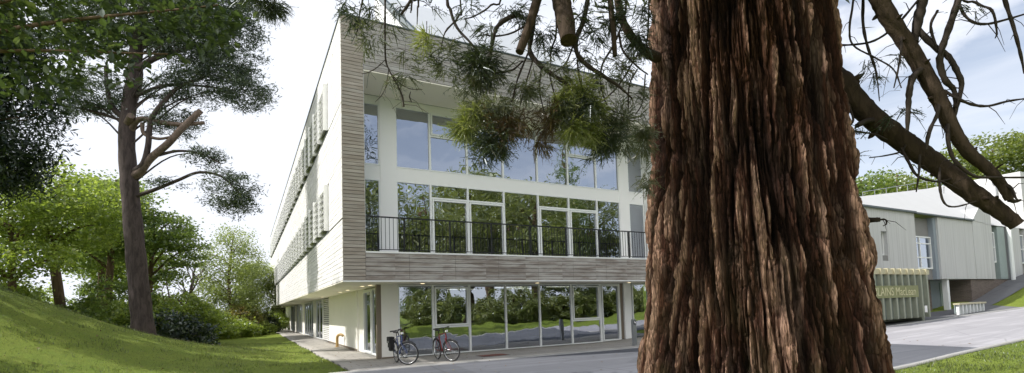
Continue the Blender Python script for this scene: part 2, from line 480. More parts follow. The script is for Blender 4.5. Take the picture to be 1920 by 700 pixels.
# ground floor front
Q = [2.09, 3.33, 4.74, 6.24, 7.76, 9.28, 10.76, 11.84]
for i in range(7):
    k = dict(name='window')
    if i in (1, 5): window('x', Q[i], Q[i + 1], .06, 2.53, G, .04, trans=(1.02,), casement=[(Q[i] + .06, Q[i + 1] - .06, 1.06, 2.44)])
    elif i == 6: window('x', Q[i], Q[i + 1], .06, 2.53, G, .05, casement=[(Q[i] + .08, Q[i + 1] - .06, .10, 2.48)], name='door')
    else: window('x', Q[i], Q[i + 1], .06, 2.53, G, .035)
window('x', 12.55, 13.5, .10, 2.53, G, .05); window('x', 13.5, 14.1, .14, 2.53, G, .05)
m = MB(); m.box(12.06, 12.46, G - .05, G + .45, .04, 2.543); m.build('column', M['white'], B)
m = MB(); m.box(11.86, 12.04, G + .02, G + .2, .04, 2.543); m.build('corner_post', M['post_brown'], B)
m = MB(); m.box(1.36, 1.50, G - .01, G + .2, .04, 2.543); m.build('corner_post', M['post_brown'], B)
m = MB(); m.box(1.505, 2.085, G - .012, 2.50, .03, 2.543)
m.build('ground_wall', M['cream'], B)
for a, b, c in ((4.95, 6.1, 1.62), (6.1, 14.0, 1.55), (19.95, 21.35, 1.55), (27.0, 28.7, 1.55), (34.0, 35.6, 1.55), (40.7, LEN, 1.55)):
    m = MB(); m.box(c, 1.8, a, b, .03, 2.543); m.build('ground_wall', M['cream'], B)
m = MB(); m.box(1.535, 1.549, 6.1, 14.0, .03, .12); m.build('plinth', M['post_brown'], B)
m = MB(); m.box(1.505, 2.085, G - .025, G - .013, .03, .10); m.build('plinth', M['post_brown'], B)
window('y', 2.50, 4.95, .06, 2.50, 1.62, .06, name='door', glass='glass_side', mid=(3.55,), casement=[(3.6, 4.88, .1, 2.44)])
for a, b, md in ((16.8, 19.95, (18.4,)), (21.35, 27.0, (22.7, 24.1, 25.5)), (28.7, 34.0, (30, 31.4, 32.7)), (35.6, 40.7, (36.9, 38.2, 39.5))):
    window('y', a, b, .06, 2.53, 1.6, .06, mid=md, glass='glass_side')
m = MB()
for i in range(22): m.box(1.58, 1.64, 14.0, 16.8, .1 + i * .11, .1 + i * .11 + .07, )
m.build('blind', M['louvre'], B)
# side windows behind louvres
for z0, z1 in ((4.45, 6.15), (7.99, 9.75)):
    m = MB(); m.quad((.33, 45.5, z0), (.33, 2.7, z0), (.33, 2.7, z1), (.33, 45.5, z1)); m.build('window_strip', M['glass_side'], B)
    n = 27; w = (45.5 - 2.75) / n
    for k in range(n):
        a = 2.75 + k * w; b = a + w - .13; lm = MB()
        lm.box(-.16, .12, a, a + .035, z0 + .02, z1 - .08); lm.box(-.16, .12, b - .035, b, z0 + .02, z1 - .08)
        nb = 7; ph = (z1 - z0 - .14) / nb; an = radians(-38)
        Rm = np.array([[cos(an), 0, sin(an)], [0, 1, 0], [-sin(an), 0, cos(an)]])
        for i in range(nb):
            lm.box(-.13, .13, a + .036, b - .036, -.012, .012, Rm, (-.02, 0, z0 + .1 + (i + .5) * ph))
        lm.box(.13, .18, a + .3, a + .36, z0 + .01, z1 - .03)
        lm.build('louvre_panel', M['louvre'], B)
# rooms behind the glass
for z0, z1, ua in ((.0, .045, 1.85), (2.60, 3.38, .45), (6.20, 6.58, .45), (9.11, 10.19, .45)):
    m = MB(); m.box(ua, 13.85, G + .26, 9.0, z0, z1); m.build('floor_slab', M['inner'], B)
for z0, z1, ua in ((.05, 2.59, 1.85), (3.39, 6.19, .45), (6.59, 9.10, .45)):
    m = MB(); m.box(ua, 13.85, 9.0, 9.1, z0, z1); m.build('inner_wall', M['inner'], B)
for a, v0, z0, z1 in ((.42, G + .3, 3.39, 6.19), (.42, G + .3, 6.59, 9.1), (13.75, G + .3, 3.39, 9.1), (1.85, 5.0, .05, 2.59), (4.73, 5.5, .05, 9.1), (9.28, 5.5, .05, 9.1)):
    m = MB(); m.box(a, a + .1, v0, 8.99, z0, z1); m.build('inner_wall', M['inner'], B)
for (a, v, z) in ((4.2, 4.0, 2.52), (7.0, 4.0, 2.52), (9.6, 4.0, 2.52), (5.4, 5.6, 2.52), (8.4, 5.6, 2.52)):
    m = MB(); m.box(a, a + 1.3, v, v + .09, z, z + .05); m.build('strip_light', M['strip'], B)
m = MB()
for a, w in ((3.6, .9), (7.0, 1.3), (10.2, .8)):
    m.box(a, a + w, 3.6, 4.3, .72, .76); m.box(a, a + .04, 3.6, 4.3, .045, .72); m.box(a + w - .04, a + w, 3.6, 4.3, .045, .72)
m.build('desk', M['innerdark'], B)
for u, v in ((1.13, 7.6), (1.12, 5.7), (1.15, 13.6), (1.12, 2.85), (1.25, 2.15), (2.82, 1.25), (7.35, 1.15), (11.9, 1.1), (13.4, 1.1)):
    m = MB(); V = [(u + .075 * cos(2 * pi * k / 14), v + .075 * sin(2 * pi * k / 14), 2.541) for k in range(14)]
    m.add(V, [tuple(range(13, -1, -1))]); m.build('downlight', M['lamp'], B)
# balcony railing
m = MB(); m.box(.67, 13.49, .03, .07, 4.52, 4.56); m.box(.67, 13.49, .04, .06, 3.52, 3.545)
rl = m.build('railing', M['darkmetal'], B)
PO = [1.87, 3.40, 4.92, 6.45, 8.0, 9.54, 11.05, 12.6]
for p in PO:
    m = MB(); m.box(p - .022, p + .022, .025, .075, 3.42, 4.519); m.build('post', M['darkmetal'], rl)
k = .78
while k < 13.45:
    if min(abs(k - p) for p in PO) > .05:
        m = MB(); m.box(k - .007, k + .007, .043, .057, 3.546, 4.519); m.build('baluster', M['darkmetal'], rl)
    k += .1245
# rooftop louvred screen
m = MB(); sl = .85; u0, u1 = 2.4, 9.6
v0, z0 = .5, 10.95; nS = 15
for i in range(nS):
    a = i / nS * 5.2; m.add([(u0 + .08, v0 + a, z0 + a * sl), (u1, v0 + a, z0 + a * sl), (u1, v0 + a + .25, z0 + (a + .30) * sl), (u0 + .08, v0 + a + .25, z0 + (a + .30) * sl)], [(0, 1, 2, 3)])
    m.box(u0 + .08, u1, v0 + a + .26, v0 + a + .30, z0 + (a + .12) * sl, z0 + (a + .22) * sl)
sc_ = m.build('roof_screen', M['roofslat'], B)
m = MB(); b = v0 + 5.3; zb = z0 + 5.3 * sl
m.add([(u0, v0 - .2, 10.67), (u0, b, 10.67), (u0, b, zb), (u0, v0 - .2, z0 - .17)], [(0, 1, 2, 3)])
m.build('gable', M['white'], sc_); m = MB()
m.add([(u1, v0 - .2, 10.67), (u1, b, 10.67), (u1, b, zb), (u1, v0 - .2, z0 - .17)], [(3, 2, 1, 0)])
m.build('gable', M['white'], sc_)
m = MB(); m.quad((u0 + .1, v0 + .1, z0 - .35), (u1 - .02, v0 + .1, z0 - .35), (u1 - .02, b, zb - .35), (u0 + .1, b, zb - .35)); m.build('deck', M['coping'], sc_)
m = MB(); Rv = np.array([[1, 0, 0], [0, 1, 0], [0, 0, 1]])
m.tube([(u0 + .02, v0 - .3, z0 - .2), (u0 + .02, b, zb + .08)], .13, 6); m.build('verge', M['coping'], sc_)

# ------------------------------------------------------------------ second building
def concmat():
    t = NT('board marked concrete'); v = t.coord('Object')
    n = t.noise(t.coord('Object', (2.2, 2.2, .18)), 1.2, 7, .65)
    st = t.noise(t.coord('Object', (6, 6, .12)), 1.5, 4, .6)
    c = t.mix(n, (.50, .505, .51), (.66, .66, .655))
    c = t.mix(t.math('MULTIPLY', t.ramp(st, [(.48, (0, 0, 0)), (.70, (1, 1, 1))]), .5), c, (.36, .355, .34))
    wv = t.n('TexWave', wave_type='BANDS', bands_direction='X'); t.l(v, wv.inputs[0]); wv.inputs['Scale'].default_value = 2.2; wv.inputs['Distortion'].default_value = .4
    return t.done(t.principled(c, .85, 0, t.bump(wv.outputs[1], .04, .01), .2))
M['concrete'] = concmat()
def brickmat(name, a, b, mortar=(.2, .19, .18)):
    t = NT(name); tc = t.n('TexCoord'); sx = t.n('SeparateXYZ'); t.l(tc.outputs['Object'], sx.inputs[0])
    cb = t.n('CombineXYZ'); t.l(t.math('ADD', sx.outputs[0], sx.outputs[1]), cb.inputs[0]); t.l(sx.outputs[2], cb.inputs[1])
    br = t.n('TexBrick'); t.l(cb.outputs[0], br.inputs[0]); br.inputs['Scale'].default_value = 1
    br.inputs['Brick Width'].default_value = .225; br.inputs['Row Height'].default_value = .075; br.inputs['Mortar Size'].default_value = .006
    br.inputs['Color1'].default_value = (*a, 1); br.inputs['Color2'].default_value = (*b, 1); br.inputs['Mortar'].default_value = (*mortar, 1)
    return t.done(t.principled(br.outputs[0], .85, 0, None, .2))
M['brick'] = brickmat('brown brick', (.20, .155, .13), (.14, .11, .095))
M['slate'] = plain('grey spandrel', (.23, .225, .22), .7, var=.15)
M['bluegrey'] = plain('blue grey cladding', (.26, .30, .34), .6, var=.1)
M['zinc'] = plain('pale roof sheet', (.60, .595, .59), .7, .0, var=.1, scale=.6)
M['verdigris'] = plain('green grey panel', (.30, .36, .35), .6, var=.15)
A0 = np.array([22.0, -1.8])
B2 = thing('concrete_building', 'low concrete panel building with pale sloping roofs beyond the road', 'building', tuple(L(22.0, -1.8, 0)), BROT)
def q(u, v): return u - A0[0], v - A0[1]
def b2(m, u0, u1, v0, v1, z0, z1): m.box(u0 - A0[0], u1 - A0[0], v0 - A0[1], v1 - A0[1], z0, z1); return m
def pk(u, v, z): return (u - A0[0], v - A0[1], z)
m = MB(); b2(m, 22, 26.35, -1.8, 2, 2.52, 6.15); b2(m, 26.95, 29.98, -1.8, 2, 2.52, 6.15); b2(m, 26.35, 26.95, -1.8, 2, 5.0, 6.148); b2(m, 26.35, 26.95, -1.8, 2, 2.522, 3.45)
m.build('concrete_panel', M['concrete'], B2)
m = MB(); b2(m, 32.65, 37.15, -1.8, 2, 2.52, 6.10); m.build('concrete_panel', M['concrete'], B2)
m = MB(); pts = [(37.15, 2.52), (39.9, 2.52), (39.9, 6.5), (39.55, 7.1), (38.2, 7.0), (37.15, 6.12)]
Vp = [pk(u, -1.83, z) for u, z in pts] + [pk(u, 2, z) for u, z in pts]
m.add(Vp, [tuple(range(6)), tuple(range(11, 5, -1))] + [(i, i + 6, (i + 1) % 6 + 6, (i + 1) % 6) for i in range(6)]); m.build('concrete_panel', M['concrete'], B2, label='peaked panel rising above the eaves')
m = MB(); b2(m, 40.95, 42.1, -1.75, 2, 2.52, 6.0); m.build('concrete_panel', M['verdigris'], B2, label='greenish panel beside the downpipe')
m = MB(); b2(m, 42.4, 44.5, -1.8, 2, 2.52, 6.05); b2(m, 45.6, 60, -1.8, 2, 2.52, 6.05); m.build('concrete_panel', M['concrete'], B2)
m = MB(); b2(m, 30.0, 32.3, -1.45, 2, 4.95, 6.0); m.build('spandrel', M['slate'], B2)
for a, b, c, d in ((30.0, 32.3, 2.50, 3.1), (39.9, 40.95, 2.52, 6.0), (44.5, 45.6, 2.52, 6.0)):
    m = MB(); b2(m, a, b, -1.5, 2, c, d); m.build('spandrel', M['slate'], B2)
m = MB(); b2(m, 32.3, 32.64, -1.7, 2, 2.5, 6.05); m.build('pilaster', M['bluegrey'], B2)
m = MB(); b2(m, 22, 30.4, -1.3, 2, .0, 2.5); b2(m, 31.15, 33.2, -1.0, 2, .0, 2.5); b2(m, 36.6, 60, -1.7, 2, .0, 2.5); m.build('brick_base', M['brick'], B2)
m = MB(); b2(m, 33.2, 36.6, -.6, 2, .0, 2.5); m.build('entrance_wall', M['bluegrey'], B2)
m = MB(); b2(m, 33.6, 33.85, -1.65, -1.4, .3, 2.5); m.build('column', M['frame'], B2)
m = MB(); b2(m, 35.3, 36.5, -.66, -.58, .6, 2.35); m.build('door', M['verdigris'], B2)
def win2(u0, u1, z0, z1, v, mu=(), mz=(), fw=.07):
    f = MB()
    for a in ((u0, u0 + fw, z0, z1), (u1 - fw, u1, z0, z1)): b2(f, a[0], a[1], v - .06, v + .04, a[2], a[3])
    for a in ((z0, z0 + fw), (z1 - fw, z1)): b2(f, u0 + fw, u1 - fw, v - .06, v + .04, *a)
    for t in mu: b2(f, t - .03, t + .03, v - .05, v + .035, z0 + fw, z1 - fw)
    for t in mz: b2(f, u0 + fw, u1 - fw, v - .045, v + .03, t - .03, t + .03)
    fo = f.build('window', M['frame'], B2)
    g = MB(); g.quad(pk(u0, v, z0), pk(u1, v, z0), pk(u1, v, z1), pk(u0, v, z1)); g.build('pane', M['glass'], fo)
    k = MB(); b2(k, u0, u1, v + .5, v + .52, z0, z1); k.build('blind', M['innerdark'], fo)
win2(26.35, 26.95, 3.75, 5.0, -1.55); win2(30.05, 32.28, 3.1, 4.95, -1.5, (31.0,), (4.55, 3.75)); win2(40.0, 40.7, 3.6, 5.6, -1.62, (), (4.6,)); win2(44.6, 45.5, 3.6, 5.6, -1.62, (), (4.6,))
win2(30.45, 31.1, .5, 2.45, -1.35, (), (1.0, 1.5, 2.0))
m = MB(); b2(m, 26.35, 26.95, -1.76, -1.5, 3.45, 3.74); m.build('sill_panel', M['slate'], B2)
m = MB(); m.tube([pk(42.25, -1.95, 1.6), pk(42.25, -1.95, 6.0)], .12, 10); m.build('downpipe', M['frame'], B2)
# roofs
m = MB()
m.add([pk(21.5, -1.9, 6.2), pk(37.3, -1.9, 6.16), pk(46.0, 2.6, 10.1), pk(33.1, 2.2, 7.95), pk(21.5, 1.0, 6.6)], [(0, 1, 2), (0, 2, 3), (0, 3, 4)])
m.add([pk(37.3, -1.85, 6.16), pk(39.6, -1.85, 6.0), pk(46.0, -1.75, 6.05), pk(46, 2.6, 10.1)], [(0, 1, 3), (1, 2, 3)])
m.add([pk(33.1, 2.2, 7.95), pk(46.0, 2.6, 10.1), pk(50, 12, 8), pk(33, 12, 6)], [(0, 1, 2, 3)])
m.build('roof', M['zinc'], B2)
m = MB(); b2(m, 46.0, 62, -1.7, 6, 6.0, 10.2); m.build('upper_wall', M['zinc'], B2)
m = MB(); b2(m, 21.5, 30.0, -1.93, -1.8, 6.15, 6.24); b2(m, 30.0, 37.2, -1.93, -1.8, 6.12, 6.2); m.tube([pk(24, -1.2, 6.78), pk(36.2, -.4, 6.95)], .03, 6)
m.tube([pk(36.2, -.4, 6.95), pk(37, -1.0, 6.5)], .03, 6)
m.build('gutter', M['coping'], B2)
m = MB(); m.tube([pk(33.1, 2.2, 8.5), pk(46, 2.6, 10.75)], .02, 6)
for t in np.linspace(0, 1, 9): m.tube([pk(33.1 + 12.9 * t, 2.2 + .4 * t, 7.9 + 2.2 * t), pk(33.1 + 12.9 * t, 2.2 + .4 * t, 8.5 + 2.25 * t)], .018, 5)
m.build('roof_rail', M['steel'], B2)
m = MB(); m.tube([pk(45.9, -.4, 6.0), pk(45.9, -.4, 9.9)], .05, 8); m.box(23.85, 24.0, 1.2, 1.6, 9.6, 9.75); m.build('flue', M['steel'], B2)
m = MB(); m.box(23.97, 24.02, 3.2, 4.0, 8.0, 8.7); m.build('roof_vent', M['bluegrey'], B2)

# ------------------------------------------------------------------ site objects
def gzl(u, v): p = L(u, v); return float(ground_z(p[0], p[1]))
# waste skip
SK = thing('waste_skip', 'tall green grey ribbed waste skip with a yellow top rail and a painted name band', 'skip', tuple(L(19.3, -4.0, gzl(23.0, -3.5) + .03)), BROT)
M['skipbody'] = plain('faded green paint', (.17, .20, .19), .6, .1, var=.25, scale=2, bump=.15)
M['skiprib'] = plain('grey green ribs', (.30, .32, .25), .6, .1, var=.2)
M['skipyellow'] = plain('yellow rail paint', (.50, .46, .31), .5, var=.2)
M['skipband'] = plain('olive name band', (.22, .23, .10), .5, var=.2)
M['lettering'] = plain('pale yellow lettering', (.58, .55, .34), .5, var=.1)
Ls, Ws, Hs = 6.0, 2.2, 2.36
m = MB(); m.box(0, Ls, 0, .06, .22, Hs - .02); m.box(0, .06, .06, Ws, .22, Hs - .02); m.box(.06, Ls, Ws - .06, Ws, .22, Hs - .02); m.box(Ls - .06, Ls, .06, Ws - .06, .22, Hs - .02); m.box(.06, Ls - .06, .06, Ws - .06, .22, .28)
m.build('body', M['skipbody'], SK)
for i in range(11):
    a = .02 + i * .56
    m = MB(); m.box(a, a + .13, -.16, .0, .2, Hs - .24); m.build('rib', M['skiprib'], SK)
    m = MB(); m.box(a + .005, a + .125, -.17, .0, Hs - .238, Hs + .03); m.build('rib_cap', M['skipyellow'], SK)
m = MB(); m.box(-.02, Ls + .02, -.12, .0, Hs - .225, Hs); m.box(-.02, Ls + .02, Ws, Ws + .1, Hs - .225, Hs); m.box(Ls, Ls + .1, 0.001, Ws, Hs - .225, Hs - .002); m.build('top_rail', M['skipyellow'], SK)
m = MB(); m.box(.8, 4.75, -.175, -.162, 1.12, 1.64); m.build('name_band', M['skipband'], SK)
m = MB()
for a in (.3, 1.1): m.box(0, Ls, a + .3, a + .45, .04, .22)
for a in (.35, 5.4):
    m.tube([(a, -.02, .12), (a, Ws + .02, .12)], .12, 12)
m.build('runner', M['skiprib'], SK)
m = MB(); m.tube([(Ls + .14, .3, .3), (Ls + .14, .3, Hs - .3)], .035, 6); m.tube([(Ls + .14, 1.7, .3), (Ls + .14, 1.7, Hs - .3)], .035, 6)
for z in (.5, 1.2, 1.9): m.box(Ls, Ls + .1, .1, Ws - .1, z, z + .1)
m.build('end_door', M['skiprib'], SK)
m = MB(); m.box(5.2, 5.42, -.185, -.165, .42, .72); m.build('plate', M['white'], SK)
cu = bpy.data.curves.new('lettering', 'FONT'); cu.body = 'BLAINS MacLean'; cu.size = .5; cu.extrude = .004
to = bpy.data.objects.new('lettering_curve', cu); COL.objects.link(to)
dg = bpy.context.evaluated_depsgraph_get(); tm = bpy.data.meshes.new_from_object(to.evaluated_get(dg)); bpy.data.objects.remove(to)
tm.materials.clear(); tm.materials.append(M['lettering'])
lo = bpy.data.objects.new('lettering', tm); COL.objects.link(lo); lo.parent = SK
lo.location = (1.0, -.183, 1.22); lo.rotation_euler = (radians(90), 0, 0)
# low yellow timber barrier by the entrance
pb = L(32.0, -5.0); RL = thing('timber_barrier', 'low pale yellow timber barrier with short posts by the entrance', 'barrier', tuple(L(29.0, -3.7, gzl(29.0, -3.7) + .02)), BROT + .05)
m = MB(); m.box(-.1, 3.6, -.13, .13, .50, .58); m.build('top_rail', M['skipyellow'], RL)
for i in range(8):
    m = MB(); m.box(i * .48, i * .48 + .16, -.06, .06, 0, .5); m.build('post', M['frame'], RL)
m = MB(); m.box(-.08, 3.58, .07, .10, .05, .48); m.build('board', M['verdigris'], RL)
# bollard
BO = thing('bollard', 'slim square steel bollard with a small sign beside the white column', 'bollard', tuple(L(10.39, -.75, .05)), BROT)
m = MB(); m.box(-.075, .075, -.06, .06, 0, .98); m.box(-.07, .07, -.055, .055, .98, .995); m.build('post', M['steel'], BO)
m = MB(); m.box(-.11, .11, -.09, .09, 0, .015); m.build('base_plate', M['steel'], BO)
sg = MB(); sg.box(-.06, .06, -.068, -.061, .80, .95); so = sg.build('sign', M['darkmetal'], BO)
sg = MB(); sg.box(-.04, .0, -.072, -.069, .87, .92); sg.box(.008, .04, -.072, -.069, .85, .90); sg.box(-.035, .03, -.072, -.069, .83, .84); sg.build('symbol', M['white'], so)
# gooseneck vent pipe
M['tan'] = plain('tan painted pipe', (.42, .27, .10), .5, var=.15)
VP = thing('vent_pipe', 'tan gooseneck vent pipe standing on the side path', 'vent pipe', tuple(L(1.25, 9.3, .05)), BROT)
m = MB(); pts = [(0, 0, 0), (0, 0, .2), (0, 0, .42)] + [(0 + .12 * (1 - cos(t)), -.16 * (1 - cos(t)), .42 + .16 * sin(t)) for t in np.linspace(.3, 2.5, 8)]
m.tube(pts, .065, 14); m.build('pipe', M['tan'], VP, True)
m = MB(); m.tube([(0, 0, 0), (0, 0, .03)], .11, 14); m.build('collar', M['tan'], VP)
# drain cover
M['rust'] = plain('rusty iron', (.22, .085, .06), .7, var=.3, scale=6, bump=.3)
DC = thing('drain_cover', 'flat rusty red drain cover set in the pavement', 'drain cover', tuple(L(4.77, -.1, .052)), BROT)
m = MB(); m.box(-.5, .5, -.3, .3, 0, .008); m.build('frame', M['coping'], DC)
m = MB()
for i in range(12): m.box(-.46 + i * .077, -.46 + i * .077 + .06, -.26, .26, .0085, .013)
m.build('grate', M['rust'], DC)
# ------------------------------------------------------------------ bicycles
M['rubber'] = plain('tyre rubber', (.015, .015, .016), .8)
M['chrome'] = plain('bright metal', (.55, .55, .56), .25, 1.0)
M['bluepaint'] = plain('dark blue paint', (.045, .065, .16), .35, .1)
M['redpaint'] = plain('red paint', (.20, .02, .02), .35, .1)
M['bagcloth'] = plain('black bag cloth', (.012, .012, .013), .8, bump=.3)
M['reflector'] = plain('clear reflector', (.75, .75, .75), .2)
def bicycle(label, loc, rot, paint, steer, lean=4):
    R = thing('bicycle', label, 'bicycle', tuple(loc), rot, 'bicycles parked against the glazed ground floor')
    R.rotation_euler = (radians(lean), 0, rot)
    wr = .33; st = radians(steer); px = .93
    def S(p):
        x, y, z = p; x -= px
        return (px + x * cos(st) - y * sin(st), x * sin(st) + y * cos(st), z)
    def wheel(c, ang):
        ax = np.array([-sin(ang), cos(ang), 0.0]); d = np.array([cos(ang), sin(ang), 0.0]); c = np.array(c)
        w = MB().ring(c, wr - .018, .019, ax, 36, 6).build('wheel', M['rubber'], R, True)
        w.name = 'wheel'
        r = MB(); r.ring(c, wr - .045, .011, ax, 36, 5); r.tube([c - ax * .05, c + ax * .05], .018, 8)
        for k in range(18):
            t = 2 * pi * k / 18; e = c + (wr - .05) * (d * cos(t) + np.array([0, 0, 1]) * sin(t))
            r.tube([c + ax * (.025 if k % 2 else -.025), e], .0022, 3, False)
        r.build('rim', M['chrome'], w, True)
    wheel((0, 0, wr), 0); wheel(S((1.05, 0, wr)), st)
    f = MB()
    bbk, stp, ht, hb = (.44, 0, .29), (.27, 0, .80), (.83, 0, .86), (.87, 0, .70)
    for a, b, r in ((bbk, stp, .017), (stp, ht, .016), (bbk, hb, .02), (hb, ht, .02)): f.tube([a, b], r, 8)
    for s in (-.05, .05):
        f.tube([bbk, (.2, s, .30), (0, s, wr)], .010, 6); f.tube([(.28, 0, .76), (.14, s, .55), (0, s, wr)], .009, 6)
    f.build('frame', M[paint], R, True)
    k = MB()
    for s in (-.05, .05): k.tube([S((.87, s * .6, .70)), S((.95, s, .52)), S((1.05, s, wr))], .011, 6)
    k.tube([S((.87, -.035, .70)), S((.87, .035, .70))], .016, 6)
    k.build('fork', M[paint], R, True)
    h = MB(); h.tube([S((.83, 0, .86)), S((.80, 0, 1.0)), S((.86, 0, 1.03))], .014, 8)
    h.tube([S((.78, -.30, 1.03)), S((.86, -.12, 1.04)), S((.87, 0, 1.03)), S((.86, .12, 1.04)), S((.78, .30, 1.03))], .012, 8)
    ho = h.build('handlebar', M['darkmetal'], R, True)
    for s in (-1, 1):
        g = MB(); g.tube([S((.70, s * .335, 1.025)), S((.79, s * .295, 1.03))], .018, 8); g.tube([S((.80, s * .22, 1.0)), S((.86, s * .27, .96))], .007, 5); g.build('grip', M['rubber'], ho, True)
    sd = MB(); sd.tube([(.27, 0, .80), (.245, 0, .92)], .013, 8)
    V = []
    prof = [(.08, .02, .955), (.10, .07, .95), (.17, .075, .945), (.26, .045, .94), (.34, .02, .935), (.37, .008, .93)]
    for x, w, z in prof: V += [(x, -w, z - .02), (x, -w * .8, z + .012), (x, 0, z + .02), (x, w * .8, z + .012), (x, w, z - .02)]
    Fq = [(i * 5 + j, i * 5 + j + 1, i * 5 + 6 + j, i * 5 + 5 + j) for i in range(5) for j in range(4)] + [(i * 5 + 4, i * 5, i * 5 + 5, i * 5 + 9) for i in range(5)]
    sd.add(V, Fq + [(0, 4, 3, 2, 1), (25, 26, 27, 28, 29)]); sd.build('saddle', M['bagcloth'], R, True)
    c = MB(); c.ring((.44, .06, .29), .085, .006, (0, 1, 0), 24, 5); c.tube([(.44, -.08, .29), (.44, .08, .29)], .014, 6)
    for s in (-1, 1):
        c.tube([(.44, s * .08, .29), (.44 + s * .11, s * .09, .29 - s * .12)], .009, 6)
        c.box(.39 + s * .11, .49 + s * .11, s * .1, s * .19, .278 - s * .12, .302 - s * .12)
    c.build('crank', M['darkmetal'], R)
    for cc, a0, a1, ang in (((0, 0, wr), -.1, 2.6, 0), (S((1.05, 0, wr)), .7, 2.6, st)):
        g = MB(); P = [np.array(cc) + (wr + .02) * (np.array([cos(ang), sin(ang), 0]) * cos(t) + np.array([0, 0, 1]) * sin(t)) for t in np.linspace(a0, a1, 14)]
        g.tube(P, .016, 5); g.build('mudguard', M['darkmetal'], R, True)
    rk = MB()
    for s in (-.06, .06): rk.tube([(.22, s, .72), (-.22, s, .72), (0, s, wr)], .006, 5)
    for x in (-.2, -.05, .1): rk.tube([(x, -.06, .72), (x, .06, .72)], .005, 5)
    rk.build('rack', M['darkmetal'], R)
    lp = MB(); p = S((.93, 0, .93)); lp.box(p[0] - .03, p[0] + .03, p[1] - .03, p[1] + .03, p[2] - .03, p[2] + .03); lp.build('lamp', M['reflector'], R)
    sn = MB(); sn.tube([(.38, -.03, .28), (.30, -.18, .0)], .008, 5); sn.build('kickstand', M['chrome'], R)
    return R
d1 = atan2(-.88, .475)
def bike_at(front_uv, rot): # front contact point on the pavement
    f = L(front_uv[0], front_uv[1], .052); return f - np.array([cos(rot), sin(rot), 0]) * 1.05
rb = d1 - .02
b1 = bicycle('dark blue bicycle with its front wheel turned broadside, next to the cream corner wall', bike_at((1.55, -.98), rb), rb, 'bluepaint', 55)
rr = d1 + .03
b2_ = bicycle('red framed bicycle parked upright in front of the casement window', bike_at((2.92, -1.0), rr), rr, 'redpaint', 28)
ob = bike_at((1.55, -.98), rb)
PB = thing('pannier_bag', 'black pannier bag hanging on the rear rack of the blue bicycle', 'bag', tuple(ob + np.array([0, 0, .0])), rb)
m = MB()
for i, (z0, z1, w, y) in enumerate(((.36, .46, .13, .10), (.46, .66, .17, .12), (.66, .76, .17, .115))): m.box(-.10 - w, -.10 + w, -.10 - y * .9, -.085, z0, z1 - .001)
m.build('body', M['bagcloth'], PB)
m = MB(); m.box(-.28, .08, -.225, -.08, .76, .79); m.box(-.28, .08, -.235, -.224, .60, .78); m.build('flap', M['bagcloth'], PB)
m = MB(); m.box(-.15, -.05, -.24, -.236, .62, .65); m.build('reflector', M['reflector'], PB)

